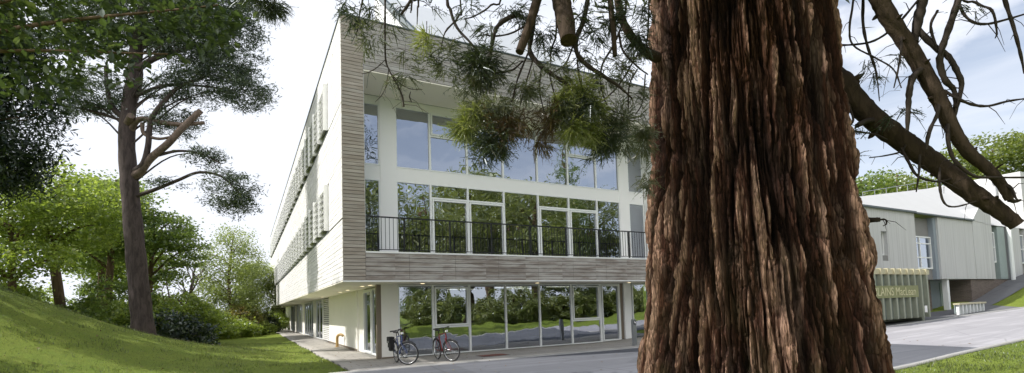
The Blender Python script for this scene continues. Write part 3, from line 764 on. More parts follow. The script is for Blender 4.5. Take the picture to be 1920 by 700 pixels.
# ------------------------------------------------------------------ sequoia
DATA = {"RB":[[[3.276,5.1,4.018,0.15],[3.346,4.85,3.755,0.14],[3.431,4.8,3.566,0.125],[3.588,4.75,3.326,0.12],[3.84,4.7,3.062,0.115],[4.041,4.6,2.807,0.108],[4.226,4.5,2.534,0.098],[4.406,4.45,2.355,0.085],[4.519,4.4,2.202,0.072]],[[3.364,4.8,5.593,0.1],[3.325,4.5,4.913,0.095],[3.417,4.4,4.424,0.09],[3.519,4.4,4.167,0.085],[3.669,4.4,3.9,0.082],[3.772,4.35,3.582,0.078],[3.848,4.3,3.288,0.072],[3.924,4.3,3.069,0.066],[4.046,4.3,2.849,0.06],[4.197,4.3,2.701,0.054],[4.31,4.3,2.555,0.048],[4.372,4.3,2.416,0.04]]],"LB":[[[1.634,5.05,4.15,0.075],[1.387,4.85,4.165,0.058],[1.186,4.75,4.374,0.05],[1.111,4.7,4.7,0.045],[1.034,4.6,5.173,0.04]],[[0.472,4.3,4.654,0.105],[0.507,4.2,4.288,0.1],[0.527,4.12,4.046,0.095],[0.538,4.05,3.836,0.085]],[[0.366,4.2,4.537,0.05],[0.293,4.15,4.263,0.05],[0.203,4.1,3.974,0.048],[0.122,4.05,3.748,0.045]],[[1.003,4.5,4.674,0.035],[0.998,4.45,4.331,0.033],[0.998,4.4,4.097,0.03],[1.003,4.4,3.87,0.026]]],"TW":[[[3.898,4.4,4.613,0.05],[3.849,4.4,4.308,0.048],[3.795,4.4,4.133,0.045],[3.721,4.38,3.897,0.04]],[[4.078,4.2,4.416,0.034],[3.986,4.2,4.175,0.034],[3.898,4.2,3.96,0.032],[3.823,4.22,3.748,0.03],[3.812,4.24,3.633,0.03],[3.854,4.25,3.483,0.028],[3.931,4.26,3.398,0.024],[3.948,4.27,3.272,0.02],[3.918,4.28,3.148,0.016]],[[3.777,4.4,4.032,0.034],[3.844,4.3,3.8,0.032],[3.928,4.28,3.708,0.03],[3.968,4.25,3.551,0.028],[3.996,4.25,3.44,0.025],[3.955,4.25,3.288,0.02],[3.929,4.27,3.163,0.016]],[[3.792,4.36,3.66,0.034],[3.624,4.3,3.548,0.034],[3.558,4.28,3.4,0.032],[3.536,4.28,3.242,0.026],[3.511,4.28,3.05,0.016]],[[3.838,4.3,3.337,0.018],[3.758,4.25,3.174,0.02],[3.667,4.22,3.047,0.02],[3.613,4.2,2.938,0.018],[3.602,4.2,2.854,0.012]],[[3.897,4.3,3.142,0.02],[3.807,4.22,2.958,0.02],[3.808,4.2,2.801,0.018],[3.872,4.2,2.697,0.018],[3.993,4.2,2.605,0.016],[4.16,4.2,2.59,0.014],[4.479,4.2,2.58,0.01]],[[3.882,4.3,3.408,0.015],[3.901,4.2,3.292,0.015],[4.021,4.2,3.236,0.014],[4.157,4.2,3.217,0.013],[4.336,4.2,3.254,0.011],[4.523,4.2,3.276,0.008]],[[3.986,4.2,4.175,0.012],[3.97,4.15,4.024,0.014],[4.002,4.1,3.912,0.014],[4.123,4.1,3.894,0.013],[4.299,4.1,3.931,0.011],[4.486,4.1,3.981,0.008]],[[4.142,4.0,4.273,0.018],[4.192,4.0,3.994,0.018],[4.233,4.0,3.808,0.016],[4.269,4.0,3.578,0.014],[4.288,4.0,3.405,0.009]],[[3.3,4.9,4.17,0.012],[3.399,4.7,4.063,0.012],[3.457,4.5,3.992,0.012],[3.626,4.45,4.102,0.012],[3.81,4.4,4.31,0.012]],[[3.463,4.6,4.61,0.016],[3.398,4.55,4.21,0.016],[3.384,4.5,3.948,0.014],[3.438,4.5,3.742,0.012],[3.453,4.5,3.614,0.007]],[[3.308,4.5,4.547,0.012],[3.233,4.5,4.134,0.011],[3.254,4.5,3.953,0.01],[3.406,4.45,3.804,0.009],[3.529,4.4,3.664,0.008],[3.547,4.35,3.466,0.006]],[[3.44,4.5,3.767,0.006],[3.454,4.5,3.563,0.006],[3.457,4.5,3.41,0.004]],[[3.629,4.4,4.012,0.012],[3.535,4.3,3.81,0.011],[3.451,4.25,3.592,0.01],[3.4,4.25,3.425,0.006]],[[3.887,4.3,4.144,0.014],[3.813,4.3,3.998,0.014],[3.838,4.28,3.765,0.012]],[[3.293,4.75,3.565,0.012],[3.269,4.65,3.454,0.014],[3.273,4.6,3.278,0.012],[3.226,4.6,3.187,0.012],[3.464,4.6,3.133,0.011],[3.576,4.6,3.078,0.01]],[[3.705,4.6,2.992,0.016],[3.719,4.55,2.849,0.015],[3.741,4.5,2.708,0.014],[3.845,4.5,2.655,0.012],[3.966,4.5,2.641,0.01],[4.141,4.5,2.686,0.006]],[[3.8,4.65,3.057,0.01],[3.702,4.6,2.961,0.01],[3.549,4.6,2.925,0.009],[3.397,4.6,2.91,0.006]],[[3.791,4.5,2.896,0.012],[3.75,4.48,2.717,0.011],[3.687,4.45,2.539,0.006]],[[3.962,4.5,2.766,0.012],[3.86,4.4,2.57,0.012],[3.886,4.4,2.424,0.011],[3.977,4.4,2.383,0.01],[4.172,4.4,2.425,0.006]],[[3.55,4.7,3.308,0.03],[3.42,4.65,3.277,0.03],[3.304,4.6,3.22,0.028]],[[3.592,5.2,2.407,0.045],[3.582,4.9,2.365,0.035],[3.64,4.85,2.359,0.03]],[[3.628,4.87,2.358,0.01],[3.692,4.85,2.357,0.01],[3.699,4.85,2.315,0.008],[3.666,4.85,2.295,0.005]],[[3.349,5.0,4.194,0.035],[3.321,4.9,4.085,0.03],[3.314,4.8,3.989,0.01]],[[4.301,4.3,2.555,0.03],[4.34,4.25,2.509,0.016],[4.326,4.2,2.404,0.01],[4.356,4.2,2.385,0.006]],[[4.372,4.3,2.416,0.03],[4.417,4.3,2.395,0.02],[4.469,4.3,2.408,0.012]],[[3.876,4.1,4.304,0.012],[4.04,4.1,4.085,0.012],[4.068,4.0,3.951,0.011],[4.091,4.0,3.767,0.009],[4.073,4.0,3.713,0.005]],[[0.817,4.3,4.592,0.035],[0.758,4.3,4.345,0.034],[0.712,4.3,4.148,0.032],[0.644,4.3,3.992,0.032],[0.643,4.3,3.854,0.03],[0.725,4.3,3.744,0.028],[0.863,4.3,3.642,0.024],[1.001,4.3,3.54,0.018],[1.127,4.35,3.446,0.01]],[[0.328,4.3,4.658,0.036],[0.283,4.3,4.31,0.034],[0.25,4.3,4.064,0.034],[0.221,4.3,3.892,0.033],[0.294,4.25,3.742,0.03],[0.426,4.2,3.603,0.026],[0.538,4.2,3.518,0.02],[0.602,4.2,3.374,0.01]],[[0.293,4.3,4.335,0.025],[0.096,4.2,4.166,0.028],[-0.032,4.15,4.063,0.028],[-0.09,4.1,3.932,0.026],[-0.132,4.1,3.727,0.022],[-0.183,4.1,3.542,0.01]],[[-1.041,4.2,4.73,0.014],[-1.013,4.1,4.297,0.013],[-1.018,4.1,3.99,0.012],[-1.017,4.1,3.755,0.011],[-0.987,4.1,3.651,0.01],[-0.921,4.1,3.519,0.01],[-0.882,4.1,3.425,0.012],[-0.87,4.1,3.332,0.012]],[[-1.017,4.1,3.746,0.006],[-1.086,4.05,3.648,0.006],[-1.154,4.05,3.614,0.005],[-1.208,4.05,3.602,0.003]],[[-0.991,4.1,3.661,0.006],[-1.016,4.1,3.522,0.005],[-1.053,4.1,3.44,0.005],[-1.113,4.1,3.377,0.003]],[[-0.965,4.1,3.613,0.006],[-0.889,4.1,3.527,0.005],[-0.808,4.1,3.483,0.005],[-0.709,4.1,3.475,0.003]],[[-0.809,4.1,3.46,0.004],[-0.819,4.1,3.414,0.008],[-0.802,4.1,3.367,0.006]],[[-0.704,4.0,4.385,0.02],[-0.774,4.0,4.201,0.018],[-0.857,4.0,4.074,0.014]],[[-0.714,4.0,4.338,0.012],[-0.718,4.0,4.13,0.01],[-0.725,4.0,3.987,0.006]],[[-0.759,4.0,4.293,0.012],[-0.771,4.0,4.132,0.009],[-0.776,4.0,4.09,0.008]],[[-0.491,4.2,4.467,0.02],[-0.464,4.2,4.223,0.02],[-0.412,4.2,4.066,0.018],[-0.304,4.15,3.91,0.014],[-0.212,4.1,3.776,0.01]],[[-0.381,4.2,4.366,0.012],[-0.395,4.2,4.172,0.012],[-0.515,4.2,4.031,0.01],[-0.561,4.2,3.864,0.006]],[[-0.185,4.1,3.939,0.008],[-0.072,4.1,3.922,0.01],[0.066,4.15,3.974,0.011],[0.21,4.2,4.08,0.012]],[[0.467,4.3,4.504,0.014],[0.465,4.3,4.057,0.013],[0.411,4.3,3.886,0.012],[0.406,4.3,3.739,0.008]],[[0.152,4.2,3.745,0.012],[0.056,4.15,3.643,0.012],[-0.081,4.1,3.604,0.01],[-0.193,4.1,3.645,0.006]],[[0.613,4.3,3.929,0.012],[0.535,4.3,3.76,0.011],[0.413,4.3,3.676,0.008]],[[0.641,4.3,3.795,0.012],[0.657,4.3,3.609,0.011],[0.691,4.3,3.511,0.007]],[[1.164,4.5,4.564,0.016],[1.103,4.45,4.225,0.015],[0.992,4.4,3.971,0.014],[0.888,4.4,3.799,0.014],[0.862,4.4,3.65,0.013],[0.876,4.4,3.525,0.011],[0.942,4.4,3.374,0.009],[1.182,4.5,3.321,0.006]],[[1.071,4.5,4.152,0.014],[1.09,4.45,3.944,0.013],[1.216,4.45,3.788,0.011],[1.325,4.5,3.733,0.008]],[[1.435,4.8,4.313,0.012],[1.235,4.6,3.941,0.012],[1.048,4.5,3.64,0.011],[0.883,4.45,3.472,0.006]],[[1.256,4.6,3.836,0.01],[1.147,4.5,3.637,0.01],[1.125,4.5,3.384,0.008],[1.099,4.5,3.132,0.005]],[[1.358,4.7,3.829,0.01],[1.292,4.6,3.522,0.009],[1.22,4.6,3.395,0.006]],[[0.201,4.2,3.816,0.012],[0.099,4.15,3.556,0.012],[0.047,4.1,3.349,0.01],[-0.024,4.1,3.236,0.006]],[[0.246,4.2,3.766,0.01],[0.168,4.2,3.53,0.01],[0.116,4.2,3.342,0.006]],[[0.313,4.2,3.692,0.01],[0.291,4.2,3.479,0.01],[0.322,4.2,3.288,0.006]],[[0.38,4.2,3.628,0.01],[0.419,4.2,3.427,0.009],[0.459,4.2,3.26,0.006]],[[-0.644,4.0,4.012,0.005],[-0.646,4.0,3.92,0.005],[-0.657,4.0,3.806,0.004]],[[-1.129,4.0,4.398,0.012],[-1.176,4.0,4.214,0.01],[-1.214,4.0,4.031,0.007],[-1.233,4.0,3.893,0.004]],[[-0.012,4.1,4.383,0.012],[-0.109,4.1,4.197,0.011],[-0.249,4.1,4.106,0.009],[-0.341,4.1,4.081,0.006]],[[-2.173,4.6,4.9,0.012],[-2.199,4.6,4.634,0.01],[-2.276,4.6,4.53,0.006]]],"CL":[[-0.19,4.1,3.69,0.185,0.211,420,0],[-0.3,4.1,3.78,0.11,0.154,120,0],[-0.24,4.1,3.54,0.176,0.11,160,3],[-0.27,4.1,3.26,0.114,0.141,230,2],[-0.11,4.1,3.28,0.198,0.132,300,3],[-0.0,4.1,3.14,0.176,0.167,420,1],[-0.14,4.1,3.02,0.185,0.132,340,0],[-0.12,4.1,2.92,0.176,0.07,120,0],[0.16,4.15,3.2,0.111,0.178,230,1],[0.37,4.2,3.22,0.099,0.203,330,1],[0.51,4.2,3.38,0.113,0.135,190,2],[0.64,4.25,3.51,0.137,0.1,200,2],[0.62,4.2,3.3,0.144,0.171,380,0],[0.46,4.2,3.28,0.09,0.158,160,3],[0.75,4.3,3.15,0.092,0.148,200,2],[0.9,4.35,3.1,0.14,0.159,280,0],[1.03,4.4,3.27,0.132,0.142,180,3],[0.88,4.35,3.26,0.117,0.103,130,3],[0.81,4.3,2.95,0.115,0.065,80,0],[1.28,4.6,3.19,0.089,0.271,240,3],[1.3,4.65,2.84,0.06,0.16,70,3],[1.19,4.5,3.53,0.106,0.169,110,3],[1.3,4.6,2.73,0.069,0.069,60,3],[-0.65,4.0,3.83,0.064,0.069,110,2],[-0.85,4.1,3.77,0.088,0.079,45,3],[-1.14,4.0,3.88,0.129,0.077,110,3],[-1.24,4.0,4.08,0.12,0.12,110,0],[-1.09,4.0,4.12,0.107,0.107,80,0],[-1.34,4.1,4.24,0.088,0.062,60,0],[-0.51,4.1,3.65,0.123,0.097,110,3],[-0.6,4.1,3.73,0.097,0.07,50,0],[1.03,4.5,4.26,0.145,0.217,170,0],[1.3,4.7,4.18,0.121,0.227,210,0],[0.67,4.3,4.2,0.129,0.138,100,0],[0.83,4.3,4.04,0.102,0.166,110,0],[0.07,4.2,4.21,0.18,0.099,130,0],[-0.11,4.1,4.01,0.088,0.079,60,0],[-0.29,4.1,4.18,0.123,0.07,80,0],[0.35,4.2,3.96,0.09,0.144,90,0],[0.42,4.3,3.86,0.074,0.083,60,0],[0.78,4.35,3.8,0.103,0.093,60,3],[1.08,4.5,3.84,0.097,0.126,70,3],[-2.24,4.6,4.59,0.128,0.089,260,0],[-2.43,4.6,4.69,0.128,0.069,120,0],[0.19,4.2,4.15,0.081,0.113,70,0],[1.39,4.8,4.54,0.093,0.129,120,0],[-0.63,4.1,4.21,0.097,0.053,40,0],[-0.89,4.0,4.16,0.069,0.052,30,0],[-0.97,4.1,3.57,0.035,0.079,14,3],[-0.85,4.1,3.61,0.123,0.097,60,3],[-0.48,4.1,3.78,0.15,0.132,90,3],[0.17,4.15,3.48,0.134,0.134,150,3],[0.47,4.2,3.66,0.135,0.117,120,3],[0.85,4.35,3.63,0.14,0.14,140,3],[0.28,4.2,4.01,0.135,0.135,90,0],[0.53,4.2,4.0,0.117,0.117,80,0],[-0.36,4.1,3.13,0.079,0.106,150,2],[-0.24,4.1,2.85,0.097,0.044,60,0],[0.27,4.2,3.01,0.117,0.081,190,1],[0.57,4.2,3.12,0.117,0.108,170,2],[0.78,4.3,3.36,0.111,0.111,160,2],[1.03,4.4,3.08,0.113,0.104,110,3],[1.15,4.5,3.79,0.126,0.193,140,3],[-0.96,4.0,4.02,0.103,0.077,50,3],[0.68,4.3,3.9,0.092,0.111,60,0],[3.43,4.5,3.67,0.087,0.068,40,0],[3.37,4.5,3.77,0.077,0.068,30,0],[3.61,4.4,3.79,0.066,0.066,25,0],[3.26,4.6,3.12,0.109,0.109,50,0],[3.22,4.6,2.95,0.089,0.069,40,0],[3.57,4.5,3.26,0.058,0.058,25,0],[3.62,4.4,3.24,0.066,0.057,20,0],[4.03,4.1,4.01,0.053,0.035,16,0]]}
def catmull(P, n=6):
    P = np.asarray(P, float); Q = np.vstack([2 * P[0] - P[1], P, 2 * P[-1] - P[-2]]); out = []
    for i in range(1, len(Q) - 2):
        p0, p1, p2, p3 = Q[i - 1], Q[i], Q[i + 1], Q[i + 2]
        for t in np.linspace(0, 1, n, endpoint=False):
            out.append(.5 * (2 * p1 + (p2 - p0) * t + (2 * p0 - 5 * p1 + 4 * p2 - p3) * t * t + (3 * p1 - p0 - 3 * p2 + p3) * t ** 3))
    out.append(P[-1]); return np.array(out)
SX, SY = 2.446, 5.04
SEQ = thing('giant_sequoia', 'huge giant sequoia with deeply furrowed red brown bark filling the right foreground', 'tree', (SX, SY, 0))
def sequoia_bark():
    t = NT('sequoia bark')
    a = t.n('Attribute', attribute_name='h'); h = a.outputs['Fac']
    v = t.coord('Object')
    fib = t.noise(t.coord('Object', (70, 70, 7)), 1.0, 7, .75, .9)
    mid = t.noise(t.coord('Object', (9, 9, .9)), 1.0, 5, .6)
    big = t.noise(t.coord('Object', (1.6, 1.6, .5)), 1.0, 4, .6)
    c = t.ramp(h, [(.10, (.008, .005, .004)), (.42, (.035, .017, .012)), (.70, (.105, .045, .029)), (.92, (.56, .34, .24))])  # colour follows relief: occlusion painted into furrows, ridges lightened
    c = t.mix(t.math('MULTIPLY', t.ramp(fib, [(.38, (1, 1, 1)), (.58, (0, 0, 0))]), .7), c, (.030, .015, .010))
    c = t.mix(t.math('MULTIPLY', t.math('MULTIPLY', t.ramp(mid, [(.5, (0, 0, 0)), (.72, (1, 1, 1))]), h), .6), c, (.40, .29, .225))
    c = t.mix(t.math('MULTIPLY', t.ramp(big, [(.54, (0, 0, 0)), (.70, (1, 1, 1))]), .4), c, (.16, .07, .028))
    ck = t.n('TexVoronoi', feature='DISTANCE_TO_EDGE'); t.l(t.coord('Object', (34, 34, 6)), ck.inputs[0]); ck.inputs['Scale'].default_value = 1.0
    ckr = t.ramp(ck.outputs[0], [(.0, (0, 0, 0)), (.16, (1, 1, 1))])
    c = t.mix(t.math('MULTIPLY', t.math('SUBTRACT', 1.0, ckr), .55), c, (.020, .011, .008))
    sx = t.n('SeparateXYZ'); t.l(v, sx.inputs[0])
    low = t.math('SUBTRACT', 1.0, t.math('DIVIDE', sx.outputs[2], 2.2), True)
    moss = t.math('MULTIPLY', t.math('MULTIPLY', low, t.ramp(t.noise(t.coord('Object', (3, 3, 2)), 1.0, 4), [(.45, (0, 0, 0)), (.7, (1, 1, 1))])), .7)
    c = t.mix(moss, c, (.11, .10, .04))
    return t.done(t.principled(c, .9, 0, t.bump(fib, 1.0, .022, t.bump(ckr, .8, .012)), .12))
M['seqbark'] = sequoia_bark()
def trunk_mesh():
    NT_ = 900
    zs = np.concatenate([np.linspace(-.35, 5.25, 940), np.linspace(5.3, 22, 50)])
    th = np.linspace(0, 2 * pi, NT_, endpoint=False)
    T, Z = np.meshgrid(th, zs)
    Rz = np.interp(zs, [-.4, 0, .87, 1.54, 2.76, 4.74, 9, 15, 22], [1.40, 1.31, 1.115, 1.005, .895, .805, .66, .42, .05])[:, None]
    C1, S1 = np.cos(T), np.sin(T)
    wz = .060 * fbm(C1 * 1.5, S1 * 1.5, Z * .6, 3, 3) + .016 * noise3(C1 * 5, S1 * 5, Z * 2.2, 9) + .010 * noise3(C1 * 14, S1 * 14, Z * 4, 13) + .005 * noise3(C1 * 30, S1 * 30, Z * 13, 15)
    T2 = T + wz
    c, s = np.cos(T2), np.sin(T2)
    flute = fbm(c * 1.3, s * 1.3, Z * .13, 21, 3)
    n1 = noise3(c * 4.2, s * 4.2, Z * .5, 31)
    n2 = noise3(c * 10, s * 10, Z * .8, 41)
    n3 = noise3(c * 22, s * 22, Z * 1.5, 51)
    n4 = noise3(c * 44, s * 44, Z * 2.8, 61)
    n5 = noise3(c * 75, s * 75, Z * 4.5, 65)
    brk = fbm(C1 * 5, S1 * 5, Z * 1.3, 71, 3)
    chip = fbm(C1 * 24, S1 * 24, Z * 2.4, 81, 3)
    f1 = np.exp(-np.abs(n1 / .07) ** 1.3); f2 = np.exp(-np.abs(n2 / .085) ** 1.2); f3 = np.exp(-np.abs(n3 / .10) ** 1.1); f4 = np.exp(-np.abs(n4 / .12) ** 1.0)
    patch = sstep(-.2, .25, fbm(C1 * 2.2, S1 * 2.2, Z * .8, 91, 2))
    strip_ = sstep(-.1, .3, fbm(C1 * 8, S1 * 8, Z * .5, 95, 2))
    relief = -.060 * f1 - (.045 + .03 * patch) * f2 - (.032 + .024 * patch) * f3 - (.020 + .012 * strip_) * f4 + .012 * n5 + .018 * brk + .020 * chip + .020 * np.tanh(n1 * 9) + .018 * np.tanh(n2 * 10) + .016 * np.tanh(n3 * 10) + .011 * np.tanh(n4 * 9) - .018 * strip_
    nh = noise3(C1 * 13, S1 * 13, Z * 6.5, 101); fh = np.exp(-np.abs(nh / .07)) * sstep(.0, .3, noise3(C1 * 5, S1 * 5, Z * 1.6, 103) + .1)
    relief = relief - .024 * fh + .012 * noise3(c * 60, s * 60, Z * 22, 105) + .010 * np.sign(noise3(C1 * 17, S1 * 17, Z * 3.2, 107)) * np.minimum(1, np.abs(noise3(C1 * 17, S1 * 17, Z * 3.2, 107)) * 9)
    fl = (.13 * flute) * np.interp(Z, [0, 1.5, 6], [1.4, .9, .7])
    D = (relief + fl) * np.interp(Z, [0, 9, 22], [1, .9, .15])
    r = np.maximum(Rz + D + .03, .03)
    V = np.stack([np.cos(T) * r, np.sin(T) * r, Z], -1).reshape(-1, 3)
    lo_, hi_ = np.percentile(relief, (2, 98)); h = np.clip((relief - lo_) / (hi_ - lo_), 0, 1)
    nz = len(zs); idx = np.arange(nz * NT_).reshape(nz, NT_); nx_ = np.roll(idx, -1, 1)
    F = np.stack([idx[:-1], nx_[:-1], nx_[1:], idx[1:]], -1).reshape(-1, 4)
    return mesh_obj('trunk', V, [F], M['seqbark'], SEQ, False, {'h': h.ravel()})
trunk_mesh()
M['limb'] = barkmat('dark limb bark', (.025, .018, .013), (.075, .052, .036), 14, 3, .8)
M['twig'] = plain('twig bark', (.035, .024, .017), .85, var=.4, scale=8)
M['mosslimb'] = plain('mossy limb', (.10, .095, .035), .9, var=.5, scale=7)
OFF = np.array([SX, SY, 0])
def limb(pts, mb, n=10, rough=.1, seg=6):
    P = catmull(pts, seg); xyz = P[:, :3] - OFF; r = np.maximum(P[:, 3], .002)
    k = np.arange(len(P))
    r = r * (1 + rough * np.sin(k * 1.7 + pts[0][0] * 9) * .6 + rough * RNG.uniform(-1, 1, len(P)))
    mb.tube(xyz, r, n)
for k, pts in enumerate([[[*p[:3], p[3] * .84] for p in q_] for q_ in DATA['RB']] + [[[*p[:3], p[3] * .8] for p in q_] for q_ in DATA['LB']]):
    mb = MB(); limb(pts, mb, 14, .045, 8)
    P = catmull(pts, 8)
    if k < 2:                                   # knots and short dead stubs along the limb
        for j in range(10, len(P) - 2, 4):
            d = RNG.normal(size=3); d /= np.linalg.norm(d); p = P[j, :3] - OFF; r = P[j, 3]
            mb.tube([p, p + d * (r * 1.25), p + d * (r * 1.25 + RNG.uniform(.01, .05))], [r * .45, r * .22, .006], 6)
    mb.build('limb' if len(pts) > 4 else 'dead_stub', M['limb'], SEQ, True)
mb = MB(); limb([(SX + .7, SY - .2, 5.7, .16), (3.9, 4.6, 6.0, .12), (4.8, 4.3, 6.1, .09), (5.8, 4.1, 6.0, .05)], mb); mb.build('limb', M['limb'], SEQ, True)
mb = MB(); limb([(SX - .6, SY - .3, 6.1, .17), (1.0, 4.5, 6.0, .12), (0, 4.3, 5.9, .10), (-1.2, 4.2, 5.9, .07), (-2.4, 4.4, 5.7, .04)], mb); mb.build('limb', M['limb'], SEQ, True)
for pts in DATA['TW']:
    tw = MB()
    pts = [list(p) for p in pts]
    pts = [[*p[:3], p[3] * (.72 if pts[0][0] < 2.4 else .85)] for p in pts]
    if pts[0][2] > 4.2 and pts[0][0] < 1.6 or pts[0][2] > 4.3:
        p = pts[0]; pts.insert(0, [p[0] + random.uniform(-.15, .15), p[1] + random.uniform(-.05, .1), 6.0, p[3] * 1.1])
    limb(pts, tw, 6, .12, 5)
    P = catmull(pts, 5)
    for j in range(3, len(P) - 1, 3):           # fine side twigs that droop
        if random.random() < .5 and P[j, 2] < 5.2:
            d = np.array([random.gauss(0, 1), random.gauss(0, .6), random.gauss(-.4, .5)]); d /= np.linalg.norm(d)
            l = random.uniform(.06, .28); p = P[j, :3] - OFF; r = min(P[j, 3] * .4, .005)
            tw.tube([p, p + d * l * .5 + np.array([0, 0, .015]), p + d * l + np.array([0, 0, -.03])], [r, r * .8, .0015], 4)
    tw.build('twig', M['twig'], SEQ, True)


M['needle_dark'] = leafmat('dark needles', (.022, .034, .016), (.055, .075, .030), .3, (.09, .085, .04))
M['needle_brown'] = leafmat('dead brown needles', (.055, .035, .016), (.14, .085, .035), .3, (.12, .12, .045))
M['needle_yellow'] = leafmat('yellow green needles', (.13, .16, .045), (.30, .33, .10), .45, (.36, .33, .15))
M['needle_grey'] = leafmat('grey green needles', (.06, .075, .04), (.15, .165, .085), .35, (.20, .17, .10))
def sprays(clusters, mat, name, parent, off, label=None, sc=1.0):
    V = []; F3 = []; F4 = []; nv = 0
    for cx, cy, cz, rx, ry, n in clusters:
        c = np.array([cx, cy, cz]) - off
        for b in range(max(2, int(n * (1.5 if n >= 150 else .8)) // 11)):
            d = RNG.normal(size=3); d /= np.linalg.norm(d); rr = RNG.uniform(.0, .9)
            root = c + d * np.array([rx, rx, ry]) * rr
            out = d * np.array([1, 1, .6]) + np.array([0, 0, -.55]) + RNG.normal(size=3) * .25; out /= np.linalg.norm(out)
            for k in range(11):
                dd = out + RNG.normal(size=3) * .5; dd /= np.linalg.norm(dd); ln = RNG.uniform(.06, .17) * sc
                w = np.cross(dd, RNG.normal(size=3)); w /= np.linalg.norm(w) + 1e-9; hw = RNG.uniform(.0022, .0046) * sc
                p0 = root + RNG.normal(size=3) * .02; p1 = p0 + dd * ln * .55; p2 = p0 + dd * ln + np.array([0, 0, -.02 * RNG.random()])
                V += [p0 - w * hw, p0 + w * hw, p1 + w * hw, p1 - w * hw, p2]
                F4.append((nv, nv + 1, nv + 2, nv + 3)); F3.append((nv + 3, nv + 2, nv + 4)); nv += 5
                for j in range(5):
                    t = RNG.uniform(.1, 1); q_ = p0 + (p2 - p0) * t; e = dd * .6 + RNG.normal(size=3) * .55
                    e /= np.linalg.norm(e); e *= RNG.uniform(.012, .035) * sc; ww = np.cross(e, w); ww *= (.0030 * sc) / (np.linalg.norm(ww) + 1e-9)
                    V += [q_ - ww, q_ + ww, q_ + e]; F3.append((nv, nv + 1, nv + 2)); nv += 3
    o = mesh_obj(name, np.array(V), [np.array(F3), np.array(F4)], mat, parent)
    if label: o['label'] = label
    return o
bytype = {0: [], 1: [], 2: [], 3: []}
for x, y, z, rx, ry, n, t in DATA['CL']: bytype[t].append((x, y, z, rx, ry, int(n * (.6 if t == 1 else 1.25 if t == 2 else 1))))
for k in range(14):  # foliage just above along the left limb
    t = RNG.random(); x = 1.4 - 4.2 * t
    bytype[0 if k % 3 else 3].append((x, 4.5 + RNG.normal() * .5, 5.75 + RNG.normal() * .35, .22, .2, 110))
for t, nm, lb in ((0, 'needle_dark', 'dark green hanging foliage'), (1, 'needle_brown', 'dead brown foliage in the middle of the hanging clumps'), (2, 'needle_yellow', 'sunlit yellow green foliage'), (3, 'needle_grey', 'thin grey green foliage')):
    sprays(bytype[t], M[nm], 'foliage', SEQ, OFF, lb)
# upper crown of the sequoia
def leaf_quads(C, N, ln, wd, droop=0, cone=None):
    """quads around centres C, with random axes"""
    n = len(C); a = RNG.normal(size=(n, 3)); a[:, 2] = a[:, 2] * .6 - droop; a /= np.linalg.norm(a, axis=1)[:, None]
    b = np.cross(a, RNG.normal(size=(n, 3)) * .8 + np.array([0, 0, N])); b /= np.linalg.norm(b, axis=1)[:, None] + 1e-9
    l = (ln * RNG.uniform(.6, 1.25, n))[:, None]; w = (wd * RNG.uniform(.6, 1.2, n))[:, None]
    V = np.stack([C - a * l / 2, C + b * w / 2 - a * l * .05, C + a * l / 2, C - b * w / 2 - a * l * .05], 1).reshape(-1, 3)
    F = np.arange(4 * n).reshape(n, 4)
    return V, F
cz = RNG.uniform(6.8, 21, 420); rr = (22.5 - cz) / 15 * 4.0 * np.sqrt(RNG.uniform(.1, 1, 420)); aa = RNG.uniform(0, 2 * pi, 420)
CC = np.stack([rr * np.cos(aa), rr * np.sin(aa), cz - rr * .15], 1)
na = 330
aa = RNG.uniform(radians(-60), radians(150), na) - pi / 2 - radians(20); rs = RNG.uniform(1.8, 7.0, na); zz = 6.3 + RNG.uniform(0, 3.4, na) - rs * .08
SHADE_BOUGHS = np.stack([rs * np.cos(aa), rs * np.sin(aa), zz], 1)      # unseen lower boughs, added to keep sky light off the trunk
ok_ = SHADE_BOUGHS[:, 1] + SY < 4.2 - .25 * np.abs(SHADE_BOUGHS[:, 0]); SHADE_BOUGHS = SHADE_BOUGHS[ok_]
P = np.repeat(CC, 30, 0) + RNG.normal(size=(420 * 30, 3)) * np.array([.4, .4, .22])
P = np.vstack([P, np.repeat(SHADE_BOUGHS, 120, 0) + RNG.normal(size=(len(SHADE_BOUGHS) * 120, 3)) * np.array([.5, .5, .2])])
Vq, Fq = leaf_quads(P, .3, .30, .045, .5); o = mesh_obj('crown', Vq, [Fq], M['needle_dark'], SEQ)

# ------------------------------------------------------------------ trees
M['pinebark'] = barkmat('pine bark', (.022, .018, .017), (.10, .078, .074), 7, 1.6, .9)
M['pinelimb'] = barkmat('orange pine limb', (.07, .052, .044), (.20, .15, .125), 7, 2, .5)
M['trunk'] = barkmat('brown trunk bark', (.05, .035, .022), (.16, .11, .07), 7, 1.4, .7)
M['deadwood'] = barkmat('dead wood', (.06, .045, .04), (.17, .13, .11), 9, 2, .5)
M['lf_light'] = leafmat('light green leaves', (.12, .17, .03), (.27, .34, .065), .55, (.40, .43, .09))
M['lf_across'] = leafmat('sunny leaves across the road', (.13, .16, .06), (.27, .30, .11), .45, (.38, .37, .16))
M['lf_mid'] = leafmat('mid green leaves', (.075, .12, .028), (.18, .245, .05), .52, (.28, .32, .07))
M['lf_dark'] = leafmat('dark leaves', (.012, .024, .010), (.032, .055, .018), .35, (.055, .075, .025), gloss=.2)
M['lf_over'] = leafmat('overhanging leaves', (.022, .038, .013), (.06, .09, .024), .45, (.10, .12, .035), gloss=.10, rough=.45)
M['lf_pine'] = leafmat('pine needles', (.026, .044, .026), (.065, .092, .05), .35, (.11, .12, .065))
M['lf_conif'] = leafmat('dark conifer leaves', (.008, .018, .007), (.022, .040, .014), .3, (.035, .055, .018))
M['lf_willow'] = leafmat('pale willow leaves', (.14, .18, .05), (.26, .31, .10), .5, (.33, .36, .13))
M['lf_orange'] = leafmat('orange tinted leaves', (.12, .15, .03), (.26, .22, .06), .45, (.30, .18, .07))
